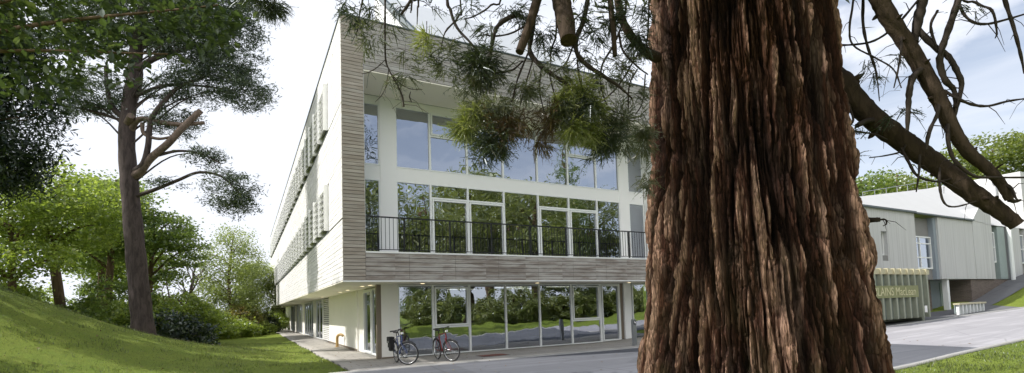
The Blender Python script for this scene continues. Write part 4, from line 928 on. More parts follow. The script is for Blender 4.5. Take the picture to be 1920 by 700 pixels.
M['lf_lime'] = leafmat('lime leaves', (.10, .14, .03), (.22, .26, .06), .5, (.28, .30, .08))

def blob_points(blobs, n, shell=.35):
    w = np.array([b[3] * b[4] * b[5] for b in blobs]); w = w ** .8; w /= w.sum()
    k = RNG.choice(len(blobs), n, p=w); d = RNG.normal(size=(n, 3)); d /= np.linalg.norm(d, axis=1)[:, None]
    r = RNG.uniform(shell, 1, n) ** (1 / 2.2)
    B_ = np.array(blobs, float)[k]
    return B_[:, :3] + d * r[:, None] * B_[:, 3:6]
def crown_mesh(CC, per, spread, ln, wd, flat=.5, droop=0., up=.9):
    P = np.repeat(CC, per, 0) + RNG.normal(size=(len(CC) * per, 3)) * np.array([spread, spread, spread * flat])
    return leaf_quads(P, up, ln, wd, droop)
def limbs(mb, trunk, tips, r0, sag=.15):
    """curved limbs from points of the trunk polyline to tips"""
    T = np.asarray(trunk, float)
    for tip in tips:
        hd = np.linalg.norm(T[:, :2] - tip[:2], axis=1); zt = tip[2] - .45 * hd.min() - .3
        i = int(np.argmin(abs(T[:, 2] - zt))); i = min(i, len(T) - 2); a = T[i, :3]
        mid = a * .5 + tip * .5 + np.array([RNG.normal() * .12, RNG.normal() * .12, 1]) * np.linalg.norm(tip - a) * sag
        Pp = catmull(np.vstack([a, mid, tip]), 5); mb.tube(Pp, np.linspace(min(r0, T[i, 3] * .55), max(.012, r0 * .15), len(Pp)), 6)
def make_tree(name, label, cat, x, y, trunk, blobs, ncl, per, spread, ln, wd, leaf, bark='trunk', nlimb=14, limb_r=.06, group=None, flat=.5, droop=0., zbase=None, extra=None, shell=.35):
    z = float(ground_z(x, y)) if zbase is None else zbase
    R = thing(name, label, cat, (x, y, z - .05), 0, group)
    T = catmull(np.array(trunk, float), 6)
    mb = MB(); mb.tube(T[:, :3], T[:, 3] * (1 + .05 * RNG.uniform(-1, 1, len(T))), 12)
    CC = blob_points(blobs, ncl, shell)
    if nlimb:
        tips = CC[RNG.choice(len(CC), min(nlimb, len(CC)), replace=False)]
        limbs(mb, T, tips, limb_r)
    mb.build('trunk', M[bark], R, True)
    Vc, Fc = crown_mesh(CC, per, spread, ln, wd, flat, droop)
    mesh_obj('crown', Vc, [Fc], M[leaf], R)
    if extra: extra(R, T)
    return R

RNG = np.random.default_rng(21); random.seed(21)
# Scots pine on the bank
px0 = np.array([-14.88, 20.0]); pz = float(ground_z(*px0)); PO_ = np.array([px0[0], px0[1], pz - .05])
def pr(x, y, z): return (x - px0[0], y - px0[1], z - pz + .05)
PT = [(*pr(-14.83, 20.0, pz - .3), .52), (*pr(-14.91, 20.00, 1.49), .41), (*pr(-15.20, 20.00, 4.11), .36), (*pr(-15.51, 20.00, 7.09), .33), (*pr(-15.66, 20.00, 8.91), .31), (*pr(-15.63, 20.06, 10.51), .28), (*pr(-15.43, 20.06, 11.54), .31), (*pr(-15.43, 20.11, 12.69), .25), (*pr(-15.20, 20.11, 14.51), .18), (*pr(-15.09, 20.23, 17.49), .08)]
pb_ = [(-11.43, 20.00, 12.69, 1.2, 1.2, 1.7), (-10.63, 19.89, 10.74, .85, .9, .65), (-13.03, 20.00, 13.37, 1.5, 1.4, 1.3), (-15.20, 20.00, 14.51, 2.3, 2, 1.3), (-11.43, 19.89, 6.69, .95, .9, .72), (-10.97, 19.89, 6.06, .5, .6, .4), (-12.46, 20.00, 8.17, .6, .6, .3), (-13.94, 20.23, 9.83, .9, .9, .5), (-16.91, 20.00, 10.97, 1.3, 1.2, .8), (-12.57, 20.00, 11.20, 1.1, 1, .7), (-14.86, 20.11, 17.14, 2.2, 2, 1.2), (-17.83, 20.11, 13.71, 1.3, 1.3, .9), (-11.77, 20.11, 15.31, 1.1, 1.2, .8), (-18.51, 20.00, 10.40, .5, .5, .25), (-14.17, 19.89, 11.09, .8, .8, .4), (-13.94, 19.89, 6.97, .5, .5, .25)]
pb_ = [(*pr(*b[:3]), *[1.14 * q_ for q_ in b[3:]]) for b in pb_]
PT = [(*p[:3], p[3] * .96) for p in PT]
def pine_limbs(R, T):
    def lm(pts, r0, r1, mat, nm='limb'):
        P = catmull(np.array([pr(*p) for p in pts]), 6); MB().tube(P, np.linspace(r0 * 1.14, r1 * 1.14, len(P)), 9).build(nm, M[mat], R, True)
    lm([(-15.43, 20.00, 7.43), (-14.97, 19.89, 7.66), (-14.51, 19.77, 8.11), (-13.71, 19.66, 8.69), (-13.14, 19.66, 9.31), (-12.40, 19.66, 10.00)], .15, .10, 'pinelimb')
    lm([(-15.37, 20.00, 7.66), (-14.80, 19.77, 7.89), (-14.57, 19.71, 8.57), (-14.40, 19.66, 9.71), (-13.83, 19.66, 10.51), (-13.26, 19.66, 11.03), (-12.11, 19.77, 11.54)], .12, .05, 'pinebark')
    lm([(-15.31, 20.00, 6.63), (-14.26, 19.77, 6.86), (-13.37, 19.77, 7.20), (-12.53, 19.77, 7.49), (-11.66, 19.83, 7.31), (-10.97, 19.89, 6.63)], .075, .03, 'pinebark')
    lm([(-15.54, 20.00, 9.71), (-16.69, 19.89, 10.11), (-17.60, 19.89, 10.37), (-18.86, 19.89, 10.57)], .06, .025, 'pinebark')
    lm([(-14.29, 19.77, 8.23), (-13.37, 19.77, 8.40), (-12.46, 19.77, 8.25), (-11.66, 19.77, 7.83)], .06, .02, 'pinebark')
    lm([(-15.66, 20.00, 9.83), (-16.17, 19.89, 10.34), (-16.40, 19.89, 11.14), (-16.51, 19.89, 12.11)], .12, .05, 'pinebark')
    lm([(-15.54, 20.00, 9.37), (-14.97, 19.77, 9.77), (-14.17, 19.71, 9.60), (-13.26, 19.77, 9.49), (-12.34, 19.77, 9.54)], .11, .06, 'pinelimb')
    lm([(-14.86, 19.77, 9.60), (-14.74, 19.71, 9.14), (-14.17, 19.71, 8.91), (-13.49, 19.66, 8.97)], .07, .04, 'pinelimb')
    lm([(-15.43, 20.00, 11.89), (-14.29, 19.77, 12.34), (-12.91, 19.77, 12.69), (-11.43, 19.89, 12.91)], .12, .04, 'pinebark')
    lm([(-15.31, 20.00, 10.86), (-14.06, 19.89, 11.20), (-12.57, 19.77, 11.09), (-11.09, 19.83, 10.86)], .07, .03, 'pinebark')
    for p, r in (((-15.09, 19.60, 9.77), .17),):
        MB().tube([pr(-15.54, 19.89, 9.66), pr(-15.14, 19.54, 9.83)], [.16, .13], 10).build('stub', M['pinelimb'], R, True)
make_tree('scots_pine', 'tall Scots pine with a leaning purplish trunk standing alone on the grass bank', 'tree', px0[0], px0[1], PT, pb_, 1800, 56, .20, .20, .038, 'lf_pine', 'pinebark', 34, .04, None, .42, 0, None, pine_limbs, .2)

RNG = np.random.default_rng(25)
def bl(cx, cy, *bs): return [(b[0] - cx, b[1] - cy, *b[2:]) for b in bs]
GR = 'woodland trees behind the grass bank'
def simple(name, label, x, y, h, r, blobs, ncl, per, leaf, ln=.2, wd=.12, spread=.45, lean=(0, 0), grp=GR, bark='trunk', nl=14, **k):
    zg = k.pop('zg', None)
    t = [(0, 0, -.3, r * 1.25), (lean[0] * .15, lean[1] * .15, h * .15, r), (lean[0] * .5, lean[1] * .5, h * .5, r * .75), (lean[0], lean[1], h * .95, r * .2)]
    return make_tree(name, label, 'tree', x, y, t, blobs, ncl, per, spread, ln, wd, leaf, bark, nl, r * .4, grp, zbase=zg, **k)
simple('broadleaf_tree', 'leaning broadleaf tree with a bare brown trunk nearest the bank crest', -23.3, 26, 9.5, .26, [(-1.6, 0, 8.6, 2.6, 2.2, 1.6), (-.2, .5, 6.6, 2.6, 2, 1.2), (-2.8, 0, 6.4, 1.8, 1.6, 1.4), (1.5, 0, 8.0, 1.6, 1.6, 1.0)], 260, 44, 'lf_light', .2, .13, .42, (-1.6, 0))
simple('broadleaf_tree', 'slim broadleaf tree with twin reddish stems between the leaning tree and the pine', -25.0, 30.5, 11, .24, [(0, 0, 9.0, 2.6, 2, 1.6), (1.4, 0, 6.6, 1.8, 1.6, 1.0), (-1.2, 0, 6.0, 1.8, 1.5, 1.0)], 240, 42, 'lf_mid', .21, .14, .45, (.5, 0))
simple('broadleaf_tree', 'dark thin trunked broadleaf tree deep in the grove', -27.5, 33, 11.5, .22, [(0, 0, 9.5, 2.8, 2, 1.6), (.8, 0, 6.5, 2.0, 1.6, 1.1)], 220, 42, 'lf_mid', .22, .14, .45, (.3, 0))
simple('broadleaf_tree', 'broadleaf tree with low sunlit boughs at the left edge of the grove', -23.6, 23.5, 8.5, .2, [(-.5, 0, 6.6, 2.0, 1.8, 1.5), (.3, 0, 4.2, 1.9, 1.6, .9), (-1, 0, 2.6, 1.6, 1.4, .8)], 240, 42, 'lf_light', .2, .13, .4, (-.4, 0))
simple('broadleaf_tree', 'broadleaf tree whose layered boughs reach out to the right behind the pine', -24.0, 32.5, 9, .22, [(.4, 0, 7.6, 2.4, 2, 1.2), (2.6, -.4, 6.6, 1.5, 1.5, .55), (2.9, -.4, 5.4, 1.3, 1.3, .45), (2.0, -.4, 4.4, 1.1, 1.2, .4)], 200, 42, 'lf_mid', .2, .14, .36, (.5, 0), flat=.3)
simple('broadleaf_tree', 'far broadleaf tree closing the grove behind the others', -36, 44, 11, .3, [(0, 0, 8, 4.5, 3, 2.8), (3, 0, 6, 3, 2.5, 2)], 300, 46, 'lf_light', .3, .2, .7)
SH = 'shrubs along the edge of the lawn'
def shrub(label, x, y, r, h, leaf, n=60, per=70, ln=.19, wd=.115, name='shrub', grp=SH):
    t = [(0, 0, -.2, .06), (.05, 0, h * .3, .05), (0, .05, h * .6, .03)]
    n = int(n * 1.5)
    return make_tree(name, label, 'shrub', x, y, t, [(0, 0, h * .48, r, r, h * .5), (r * .5, r * .2, h * .35, r * .7, r * .7, h * .36), (-r * .5, -r * .2, h * .32, r * .75, r * .7, h * .34)], n, per, .22, ln, wd, leaf, 'trunk', 8, .025, grp, .7)
shrub('leafy mid green shrub under the leaning tree', -22.4, 25.5, 1.9, 2.4, 'lf_mid', 80)
shrub('light green shrub between the tree trunks behind the bank', -20.6, 27, 1.7, 2.8, 'lf_light', 80)
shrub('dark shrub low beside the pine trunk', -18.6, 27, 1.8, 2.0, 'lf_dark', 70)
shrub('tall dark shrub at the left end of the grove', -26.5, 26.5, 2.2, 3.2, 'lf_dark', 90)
shrub('dense shadowed undergrowth bush in the middle of the grove', -25.0, 33, 2.4, 3.0, 'lf_mid', 90)
shrub('low green shrub at the foot of the dead tree', -23.6, 34.0, 1.9, 1.7, 'lf_light', 100)
shrub('low spreading shrub right of the dead tree', -23.0, 36.5, 2.0, 1.55, 'lf_light', 110)
shrub('low shrub in the middle of the border', -22.6, 39.2, 2.0, 1.6, 'lf_light', 110)
shrub('yellow green low shrub behind the border', -24.6, 39.0, 2.2, 2.5, 'lf_lime', 100)
shrub('orange tinted shrub in the border before the birch', -23.2, 42.4, 1.5, 2.7, 'lf_orange', 70)
shrub('low shrub near the right end of the border', -22.9, 42.6, 1.9, 1.5, 'lf_light', 100)
shrub('round dark laurel close to the far corner of the building', -24.6, 47.5, 1.9, 1.9, 'lf_dark', 100)
shrub('bushy shrub against the far corner of the building', -26.3, 52.5, 2.3, 2.3, 'lf_light', 110)
shrub('tall green shrub behind the dead tree', -27.4, 42, 2.3, 3.0, 'lf_lime', 90)
for lab, X_, Y_, r_, h_, lf in (('sunlit undergrowth bush at the left edge above the bank crest', -26.0, 24.5, 2.2, 3.6, 'lf_light'), ('leafy bush between the leaning tree and the twin stems', -22.6, 28.6, 2.2, 4.2, 'lf_mid'), ('bright bush left of the pine trunk', -20.0, 29.5, 1.9, 3.4, 'lf_light'), ('wide bush closing the view under the grove', -29.5, 34, 3.2, 4.6, 'lf_mid'), ('broad far bush at the back of the grove on the left', -38, 38, 4.0, 5.0, 'lf_light'), ('far bush under the twin stems', -33, 42, 3.6, 4.6, 'lf_mid'), ('far bush just left of the pine trunk', -29.5, 43, 3.2, 4.0, 'lf_light'), ('tall bush behind the pine trunk', -24.5, 36.5, 2.3, 3.2, 'lf_mid')):
    shrub(lab, X_, Y_, r_, h_, lf, 110)
make_tree('birch_tree', 'airy pale green birch rising above the border shrubs', 'tree', -24.4, 43, [(0, 0, -.3, .2), (.05, 0, 2, .16), (-.2, 0, 5, .12), (.2, 0, 9, .03)], [(.3, 0, 8.4, 1.5, 1.4, 1.2), (-1.4, 0, 6.6, 1.4, 1.2, 1.3), (1.3, 0, 6.2, 1.5, 1.3, 1.5), (0, 0, 4.2, 2.4, 1.6, 1.4), (-2.4, 0, 4.6, 1.0, 1, .9), (0, 0, 2.5, 2.6, 1.6, 1.4)], 330, 44, .38, .20, .11, 'lf_willow', 'trunk', 16, .05, None, .8, .3)
make_tree('willow_tree', 'bushy green willow like tree right beside the far end of the building', 'tree', -25.0, 47.5, [(0, 0, -.3, .2), (.1, 0, 1.5, .16), (.1, 0, 3.6, .1), (.2, 0, 6.6, .03)], [(.6, 0, 5.3, 1.7, 1.6, 1.5), (.9, 0, 3.2, 2.0, 1.7, 1.6), (-1.3, 0, 3.0, 1.4, 1.4, 1.5), (-.2, 0, 6.4, 1.0, 1, .8)], 330, 46, .36, .28, .08, 'lf_willow', 'trunk', 14, .05, None, .8, .5)
# dead tree
RNG = np.random.default_rng(5); random.seed(5)
DT = thing('dead_tree', 'leafless dead tree with forked bare branches beside the pine', 'tree', (-23.6, 36, float(ground_z(-23.6, 36)) - .05))
m = MB()
def br(p, d, l, r, dep):
    d = np.array(d, float); d /= np.linalg.norm(d); P = [np.array(p)]; n = 5
    for i in range(n):
        d = d + RNG.normal(size=3) * .13 + np.array([0, 0, .06]); d /= np.linalg.norm(d); P.append(P[-1] + d * l / n)
    m.tube(P, np.linspace(r, r * .45, n + 1), 6)
    if dep:
        for k in range(3 if dep > 1 else 2):
            i = random.choice([2, 3, 4, 5]); e = d + RNG.normal(size=3) * .65; br(P[i], e, l * random.uniform(.5, .75), r * .5, dep - 1)
br((0, 0, 0), (-.35, 0, 1), 2.6, .16, 3); br((.1, 0, .2), (.45, .1, 1), 3.2, .15, 3); br((0, 0, .6), (-.9, 0, .9), 3.0, .10, 2); br((.3, 0, 1), (.15, 0, 1), 4.0, .10, 2)
m.build('trunk', M['deadwood'], DT, True)
RNG = np.random.default_rng(22)
# dark conifer at the left edge
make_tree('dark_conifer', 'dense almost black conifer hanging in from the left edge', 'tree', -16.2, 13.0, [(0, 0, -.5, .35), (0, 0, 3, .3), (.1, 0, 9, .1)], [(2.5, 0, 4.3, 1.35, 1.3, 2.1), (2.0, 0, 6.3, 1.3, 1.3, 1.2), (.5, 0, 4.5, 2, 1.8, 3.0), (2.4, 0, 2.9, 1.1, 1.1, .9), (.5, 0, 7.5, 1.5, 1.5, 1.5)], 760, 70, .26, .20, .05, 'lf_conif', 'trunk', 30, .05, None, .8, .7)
RNG = np.random.default_rng(23)
# broad-leaved bough overhead
def overhang():
    x, y = -12.0, 8.2; z = float(ground_z(x, y))
    R = thing('overhanging_tree', 'large leaved tree whose shadowed boughs hang across the top left', 'tree', (x, y, z - .05))
    T = [(0, 0, -.3, .4), (.1, 0, 2, .33), (.4, 0, 4, .28), (.6, 0, 7, .18), (.6, .2, 9.5, .06)]
    Tc = catmull(np.array(T), 6); mb = MB(); mb.tube(Tc[:, :3], Tc[:, 3], 12)
    ro = lambda X_, Y_, Z_: (X_ - x, Y_ - y, Z_ - z + .05)
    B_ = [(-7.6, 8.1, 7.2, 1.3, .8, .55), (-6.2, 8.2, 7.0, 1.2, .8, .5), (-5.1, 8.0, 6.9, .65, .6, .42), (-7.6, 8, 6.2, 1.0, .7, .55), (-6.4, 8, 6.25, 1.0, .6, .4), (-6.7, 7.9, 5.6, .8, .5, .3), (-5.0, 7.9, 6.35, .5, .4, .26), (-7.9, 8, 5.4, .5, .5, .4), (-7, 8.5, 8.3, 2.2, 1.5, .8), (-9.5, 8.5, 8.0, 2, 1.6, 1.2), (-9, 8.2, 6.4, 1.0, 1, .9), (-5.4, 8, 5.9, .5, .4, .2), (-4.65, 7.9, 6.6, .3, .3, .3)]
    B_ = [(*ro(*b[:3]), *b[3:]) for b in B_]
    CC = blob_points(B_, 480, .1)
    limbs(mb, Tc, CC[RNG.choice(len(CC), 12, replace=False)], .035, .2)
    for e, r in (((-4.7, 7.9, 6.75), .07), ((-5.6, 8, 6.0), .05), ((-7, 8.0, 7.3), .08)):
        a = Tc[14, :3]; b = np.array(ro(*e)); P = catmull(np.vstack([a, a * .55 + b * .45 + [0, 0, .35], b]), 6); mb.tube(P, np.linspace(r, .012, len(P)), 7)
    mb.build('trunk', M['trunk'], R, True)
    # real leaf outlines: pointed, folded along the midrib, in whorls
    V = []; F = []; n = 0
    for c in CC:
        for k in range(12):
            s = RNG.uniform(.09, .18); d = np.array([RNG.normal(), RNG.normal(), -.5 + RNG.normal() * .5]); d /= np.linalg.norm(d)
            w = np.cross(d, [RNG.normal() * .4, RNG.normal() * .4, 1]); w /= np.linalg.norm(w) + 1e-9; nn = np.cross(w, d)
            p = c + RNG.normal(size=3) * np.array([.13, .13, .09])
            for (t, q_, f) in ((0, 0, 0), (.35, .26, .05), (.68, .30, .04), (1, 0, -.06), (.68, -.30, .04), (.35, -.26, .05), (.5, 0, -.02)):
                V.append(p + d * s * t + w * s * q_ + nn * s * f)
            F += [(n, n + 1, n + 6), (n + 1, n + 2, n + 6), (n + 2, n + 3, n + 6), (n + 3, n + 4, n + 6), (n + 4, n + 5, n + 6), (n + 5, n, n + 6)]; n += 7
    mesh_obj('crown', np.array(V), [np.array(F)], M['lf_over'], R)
overhang()
# trees past the concrete building
GR2 = 'trees rising behind the concrete building'
def back(label, x, y, h, blobs, leaf, n=200, **k): return simple('broadleaf_tree', label, x, y, h, .4, blobs, n, 44, leaf, .42, .27, .75, (0, 0), GR2, **k)
back('smaller dark green tree just right of the sequoia trunk', 39.5, 55, 13, [(0, 0, 9.8, 2.8, 2.5, 2.6), (-1.5, 0, 7, 2.8, 2, 2.4), (1.5, 0, 11.8, 1.5, 1.5, 1.2)], 'lf_mid', 150, zg=2.5)
back('yellow green tree behind the middle of the pale roof', 47.5, 60, 15, [(0, 0, 11, 4.2, 3, 3.0), (-2.5, 0, 8, 3.5, 3, 3.0), (2.5, 0, 9, 3.5, 3, 3.5)], 'lf_lime', 240, zg=2.5)
back('broad crowned yellow green tree at the right edge', 57.5, 58, 17, [(-1, 0, 15.3, 5.2, 4, 2.2), (3, 0, 14.5, 5, 4, 2.5), (-4, 0, 12, 3.6, 3, 2.2), (1, 0, 11, 6, 4, 2.5)], 'lf_lime', 300, zg=2.5)
back('far green tree filling the gap left of the broad crowned tree', 53.0, 66, 14, [(0, 0, 11, 4.5, 3, 4), (-2, 0, 8, 4, 3, 3)], 'lf_mid', 200, zg=2.5)
RNG = np.random.default_rng(24)
# trees across the road, seen in the windows
GR3 = 'trees across the road mirrored in the windows'
def across(src, lab, u, v, s=1.0):
    p = L(u, v); c = copy_tree(src); c.location = (p[0], p[1], float(ground_z(p[0], p[1])) - .05); c.rotation_euler = (0, 0, random.uniform(0, 6)); c.scale = (s, s, s); c['label'] = lab; c['group'] = GR3
    return c
a1 = simple('broadleaf_tree', 'broad mid green tree across the road opposite the left windows', *L(16, -30)[:2], 12, .4, [(0, 0, 9, 4, 4, 3.2), (-2, 1, 6, 3, 3, 2.4), (2.5, -1, 6, 3, 3, 2.2)], 300, 60, 'lf_across', .26, .17, .6, grp=GR3)
cf = make_tree('conifer_tree', 'tall pointed conifer across the road opposite the middle windows', 'tree', *L(31.5, -30)[:2], [(0, 0, -.3, .4), (0, 0, 6, .3), (0, 0, 17, .04)], [(0, 0, z, (18.5 - z) * .19 + .2, (18.5 - z) * .19 + .2, 1.0) for z in np.arange(3, 18.3, 1.2)], 420, 46, .34, .3, .07, 'lf_mid', 'trunk', 30, .05, GR3, .5, .5)
across(cf, 'slender conifer across the road opposite the first balcony door', 13.5, -31, .8)
cf.scale = (1.25, 1.25, 1.25)
for k, (u, v, s) in enumerate(((9, -34, 1.0), (21, -36, 1.15), (25, -27, .9), (38, -34, 1.0), (44, -27, .85), (52, -33, 1.05), (35, -44, 1.2), (28, -46, 1.2), (60, -40, 1.1))):
    across(a1, ['round crowned tree far left across the road', 'tallest round tree in the row across the road', 'small tree nearest the road on its far side', 'tree standing right of the conifer across the road', 'low tree opposite the right end of the windows', 'tree at the right of the row across the road', 'rear tree behind the conifer across the road', 'rear tree left of the conifer across the road', 'last tree of the row far along the road'][k], u, v, s * 1.3)

airy = simple('broadleaf_tree', 'tall thin crowned woodland tree left of the frame nearest the dark conifer', -28.0, 14.5, 16, .3, [(0, 0, 12, 4.5, 3.6, 4.2), (1.5, 1, 8, 3.5, 3, 2.0)], 120, 40, 'lf_mid', .34, .22, .55)
def shade(lab, x, y, s, rz):
    c = copy_tree(airy); c.location = (x, y, float(ground_z(x, y)) - .05); c.rotation_euler = (0, 0, rz); c.scale = (s, s, s); c['label'] = lab; c['group'] = GR; return c
shade('tall thin crowned woodland tree left of the frame beyond the leaning tree', -35.0, 23.0, 1.15, 2.1)
shade('smaller thin crowned tree on the bank left of the viewer', -21.0, 7.0, .55, 4.0)
shade('low thin crowned tree out of frame on the near slope of the bank', -16.8, 7.2, .5, 3.1)
hd = shrub('dense hedge shrub across the road left of the conifer', *L(20, -24)[:2], 3.4, 3.6, 'lf_across', 160, 80, ln=.22, wd=.14, grp=GR3)
for k, (u, v) in enumerate(((6, -27), (13, -26), (27, -25), (33, -23.5), (40, -24), (47, -23), (54, -24), (62, -27))):
    across(hd, ['first hedge shrub of the row across the road', 'second hedge shrub of the row across the road', 'hedge shrub before the small tree across the road', 'hedge shrub right of the conifer across the road', 'middle hedge shrub of the row across the road', 'hedge shrub near the right end of the row', 'last but one hedge shrub of the row', 'last hedge shrub far along the road'][k], u, v)

# ------------------------------------------------------------------ grass blades near the camera side of the bank
n = 90000
gx = RNG.uniform(-19, -3.5, n); gy = RNG.uniform(6.5, 30, n)
keep = (gx > -1.06 * gy - .5) & (RNG.random(n) < np.clip(14 / gy, 0, 1))
uu = (gx - C0[0]) * U[0] + (gy - C0[1]) * U[1]; keep &= uu < -.02
hx = RNG.uniform(5, 17, 40000); hy = RNG.uniform(7, 15.2, 40000)
vv = (hx - C0[0]) * Vv[0] + (hy - C0[1]) * Vv[1]; kh = (vv < -9.5) & (hx < 1.06 * hy + .5)
gx = np.concatenate([gx[keep], hx[kh]]); gy = np.concatenate([gy[keep], hy[kh]]); n = len(gx); gz = ground_z(gx, gy) - .01
hh = RNG.uniform(.03, .075, n) * (.7 + .8 * (noise3(gx * .9, gy * .9, gx * 0, 5) > .1)); an = RNG.uniform(0, pi, n); w = RNG.uniform(.005, .012, n)
dx, dy = np.cos(an) * w, np.sin(an) * w
V = np.stack([np.stack([gx - dx, gy - dy, gz], 1), np.stack([gx + dx, gy + dy, gz], 1), np.stack([gx + RNG.normal(size=n) * .02, gy + RNG.normal(size=n) * .02, gz + hh], 1)], 1).reshape(-1, 3)
M['blade'] = leafmat('grass blades', (.06, .09, .018), (.13, .165, .035), .4, (.17, .17, .06))
o = mesh_obj('grass', V, [np.arange(3 * n).reshape(n, 3)], M['blade']); tag(o, 'short mown grass on the bank and lawn', 'grass', kind='stuff')

# dry leaves and needles lying about
n = 5200
lx = RNG.uniform(-16, 14, n); ly = RNG.uniform(7, 26, n)
uu = (lx - C0[0]) * U[0] + (ly - C0[1]) * U[1]; vv = (lx - C0[0]) * Vv[0] + (ly - C0[1]) * Vv[1]
kp = ((uu < 1.4) | (vv < .8)) & (np.hypot(lx - SX, ly - SY) > 1.5); lx, ly, uu, vv = lx[kp], ly[kp], uu[kp], vv[kp]
dens = np.where((vv > -1.2) & (uu > 0), .25, np.where(uu > 0, .30, 1.0)); kp = RNG.random(len(lx)) < dens; lx, ly, uu, vv = lx[kp], ly[kp], uu[kp], vv[kp]
lz = ground_z(lx, ly) + np.where((uu > -.7) & (vv > -1.4), .075, .045)
PP = np.stack([lx, ly, lz], 1); m_ = len(PP)
a_ = RNG.normal(size=(m_, 3)); a_[:, 2] *= .15; a_ /= np.linalg.norm(a_, axis=1)[:, None]; b_ = np.cross(a_, RNG.normal(size=(m_, 3)) * .2 + np.array([0, 0, 1])); b_ /= np.linalg.norm(b_, axis=1)[:, None]
l_ = RNG.uniform(.03, .10, m_)[:, None]; w_ = l_ * RNG.uniform(.2, .6, m_)[:, None]
Vl = np.stack([PP - a_ * l_ / 2, PP + b_ * w_ / 2, PP + a_ * l_ / 2, PP - b_ * w_ / 2], 1).reshape(-1, 3)
M['litter'] = leafmat('dry leaves', (.06, .035, .018), (.22, .14, .06), .2, (.26, .22, .08))
o = mesh_obj('leaf_litter', Vl, [np.arange(4 * m_).reshape(m_, 4)], M['litter']); tag(o, 'dry fallen leaves and twigs scattered over lawn and paving', 'leaf litter', kind='stuff')

# ------------------------------------------------------------------ daylight
SUN_AZ, SUN_EL = radians(-103), radians(44)
sd = np.array([sin(SUN_AZ) * cos(SUN_EL), cos(SUN_AZ) * cos(SUN_EL), sin(SUN_EL)])
W = bpy.data.worlds.new('World'); SC.world = W; W.use_nodes = True
nt = W.node_tree; nt.nodes.clear()
def N(t): return nt.nodes.new('ShaderNode' + t)
out = N('OutputWorld'); sky = N('TexSky'); sky.sky_type = 'NISHITA'; sky.sun_disc = False
sky.sun_elevation = SUN_EL; sky.sun_rotation = SUN_AZ; sky.air_density = 1.0; sky.dust_density = 1.2; sky.ozone_density = 1.0
b0 = N('Background'); b0.inputs[1].default_value = .15; nt.links.new(sky.outputs[0], b0.inputs[0])
b1_ = N('Background'); b1_.inputs[0].default_value = (.93, .97, 1.06, 1); b1_.inputs[1].default_value = 1.08
tc = N('TexCoord'); mp = N('Mapping'); mp.inputs['Scale'].default_value = (1, 1, 2.2); nt.links.new(tc.outputs['Generated'], mp.inputs[0])
no = N('TexNoise'); no.inputs['Scale'].default_value = 2.2; no.inputs['Detail'].default_value = 7; no.inputs['Roughness'].default_value = .58; no.inputs['Distortion'].default_value = .6; nt.links.new(mp.outputs[0], no.inputs['Vector'])
dt = N('VectorMath'); dt.operation = 'DOT_PRODUCT'; nt.links.new(tc.outputs['Generated'], dt.inputs[0]); dt.inputs[1].default_value = (sin(radians(-48)), cos(radians(-48)), .1)
m1 = N('Math'); m1.operation = 'MULTIPLY_ADD'; m1.inputs[1].default_value = .42; m1.inputs[2].default_value = .0; nt.links.new(dt.outputs['Value'], m1.inputs[0])
m2 = N('Math'); m2.operation = 'ADD'; nt.links.new(no.outputs['Fac'], m2.inputs[0]); nt.links.new(m1.outputs[0], m2.inputs[1])
rp = N('MapRange'); rp.inputs[1].default_value = .36; rp.inputs[2].default_value = .68; rp.inputs[3].default_value = .0; rp.inputs[4].default_value = 1.0; rp.interpolation_type = 'SMOOTHSTEP'; nt.links.new(m2.outputs[0], rp.inputs[0])
sxy = N('SeparateXYZ'); nt.links.new(tc.outputs['Generated'], sxy.inputs[0])
hz = N('MapRange'); hz.inputs[1].default_value = .62; hz.inputs[2].default_value = -.05; hz.inputs[3].default_value = .04; hz.inputs[4].default_value = .88; nt.links.new(sxy.outputs[2], hz.inputs[0])
zf = N('MapRange'); zf.inputs[1].default_value = .50; zf.inputs[2].default_value = .75; zf.inputs[3].default_value = 1.0; zf.inputs[4].default_value = .08; nt.links.new(sxy.outputs[2], zf.inputs[0])
mz = N('Math'); mz.operation = 'MULTIPLY'; nt.links.new(rp.outputs[0], mz.inputs[0]); nt.links.new(zf.outputs[0], mz.inputs[1])
mxx = N('Math'); mxx.operation = 'MAXIMUM'; nt.links.new(mz.outputs[0], mxx.inputs[0]); nt.links.new(hz.outputs[0], mxx.inputs[1])
mx = N('MixShader'); w2 = N('TexNoise'); mp2 = N('Mapping'); mp2.inputs['Scale'].default_value = (1.2, 1.2, 5); mp2.inputs['Rotation'].default_value = (.25, .1, .4); nt.links.new(tc.outputs['Generated'], mp2.inputs[0]); nt.links.new(mp2.outputs[0], w2.inputs['Vector'])
w2.inputs['Scale'].default_value = 3.0; w2.inputs['Detail'].default_value = 7; w2.inputs['Distortion'].default_value = 1.0
w3 = N('MapRange'); w3.inputs[1].default_value = .46; w3.inputs[2].default_value = .72; w3.inputs[3].default_value = 0; w3.inputs[4].default_value = .28; nt.links.new(w2.outputs['Fac'], w3.inputs[0])
w4 = N('Math'); w4.operation = 'ADD'; w4.use_clamp = True; nt.links.new(mxx.outputs[0], w4.inputs[0]); nt.links.new(w3.outputs[0], w4.inputs[1])
nt.links.new(w4.outputs[0], mx.inputs[0]); nt.links.new(b0.outputs[0], mx.inputs[1]); nt.links.new(b1_.outputs[0], mx.inputs[2])
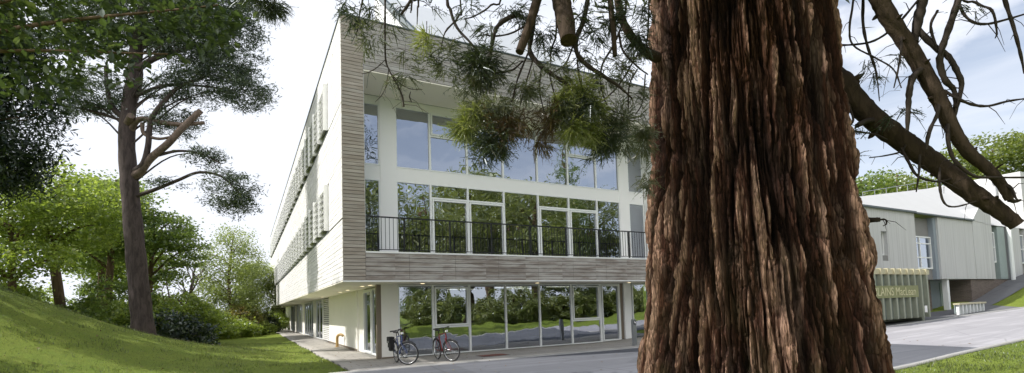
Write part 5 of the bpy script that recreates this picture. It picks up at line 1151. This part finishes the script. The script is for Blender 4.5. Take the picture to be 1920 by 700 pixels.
# bright patch of sky added behind the viewer to fill the shaded front
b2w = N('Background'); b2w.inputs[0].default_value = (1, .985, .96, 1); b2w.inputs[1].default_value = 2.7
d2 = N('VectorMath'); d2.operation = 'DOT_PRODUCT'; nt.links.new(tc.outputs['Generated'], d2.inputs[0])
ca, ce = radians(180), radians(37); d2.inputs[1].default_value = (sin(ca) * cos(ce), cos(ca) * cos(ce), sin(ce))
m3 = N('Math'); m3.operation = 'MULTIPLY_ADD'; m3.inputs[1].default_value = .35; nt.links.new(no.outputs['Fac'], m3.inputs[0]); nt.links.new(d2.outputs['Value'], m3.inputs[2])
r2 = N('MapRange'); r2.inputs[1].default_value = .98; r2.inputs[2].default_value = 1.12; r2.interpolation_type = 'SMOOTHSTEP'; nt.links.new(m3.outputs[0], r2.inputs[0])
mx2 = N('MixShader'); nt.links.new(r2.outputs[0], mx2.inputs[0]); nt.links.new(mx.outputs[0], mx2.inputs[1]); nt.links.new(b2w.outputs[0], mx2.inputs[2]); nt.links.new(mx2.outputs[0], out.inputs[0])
sl_ = bpy.data.lights.new('sun', 'SUN'); sl_.energy = 5.0; sl_.angle = radians(.5); sl_.color = (1, .97, .92)
so_ = bpy.data.objects.new('sun', sl_); COL.objects.link(so_); so_.location = (-20, 10, 30)
from mathutils import Vector, Matrix
so_.rotation_euler = Vector(tuple(sd)).to_track_quat('Z', 'Y').to_euler()

# ------------------------------------------------------------------ camera
FPX, CYP, ROLL, PITCH = 930.66, 521.41, .0313, .0613
cam = bpy.data.cameras.new('camera'); co = bpy.data.objects.new('camera', cam); COL.objects.link(co)
fw = Vector((0, cos(PITCH), sin(PITCH))); up0 = Vector((0, -sin(PITCH), cos(PITCH))); r0 = Vector((1, 0, 0))
rt = r0 * cos(ROLL) - up0 * sin(ROLL); up = r0 * sin(ROLL) + up0 * cos(ROLL)
Mx = Matrix(((rt.x, up.x, -fw.x, 0), (rt.y, up.y, -fw.y, 0), (rt.z, up.z, -fw.z, 1.6), (0, 0, 0, 1)))
co.matrix_world = Mx
cam.sensor_width = 36; cam.lens = FPX / 1920 * 36; cam.shift_y = (CYP - 350) / 1920; cam.clip_start = .1; cam.clip_end = 2000
SC.camera = co
SC.render.engine = 'CYCLES'
cy = SC.cycles
cy.use_denoising = True
try: cy.denoiser = 'OPENIMAGEDENOISE'
except Exception: pass
cy.max_bounces = 8; cy.diffuse_bounces = 3; cy.glossy_bounces = 4; cy.transmission_bounces = 4; cy.transparent_max_bounces = 12
cy.sample_clamp_indirect = 6; cy.caustics_reflective = False; cy.caustics_refractive = False
SC.view_settings.view_transform = 'Standard'; SC.view_settings.look = 'None'; SC.view_settings.exposure = 0; SC.view_settings.gamma = 1
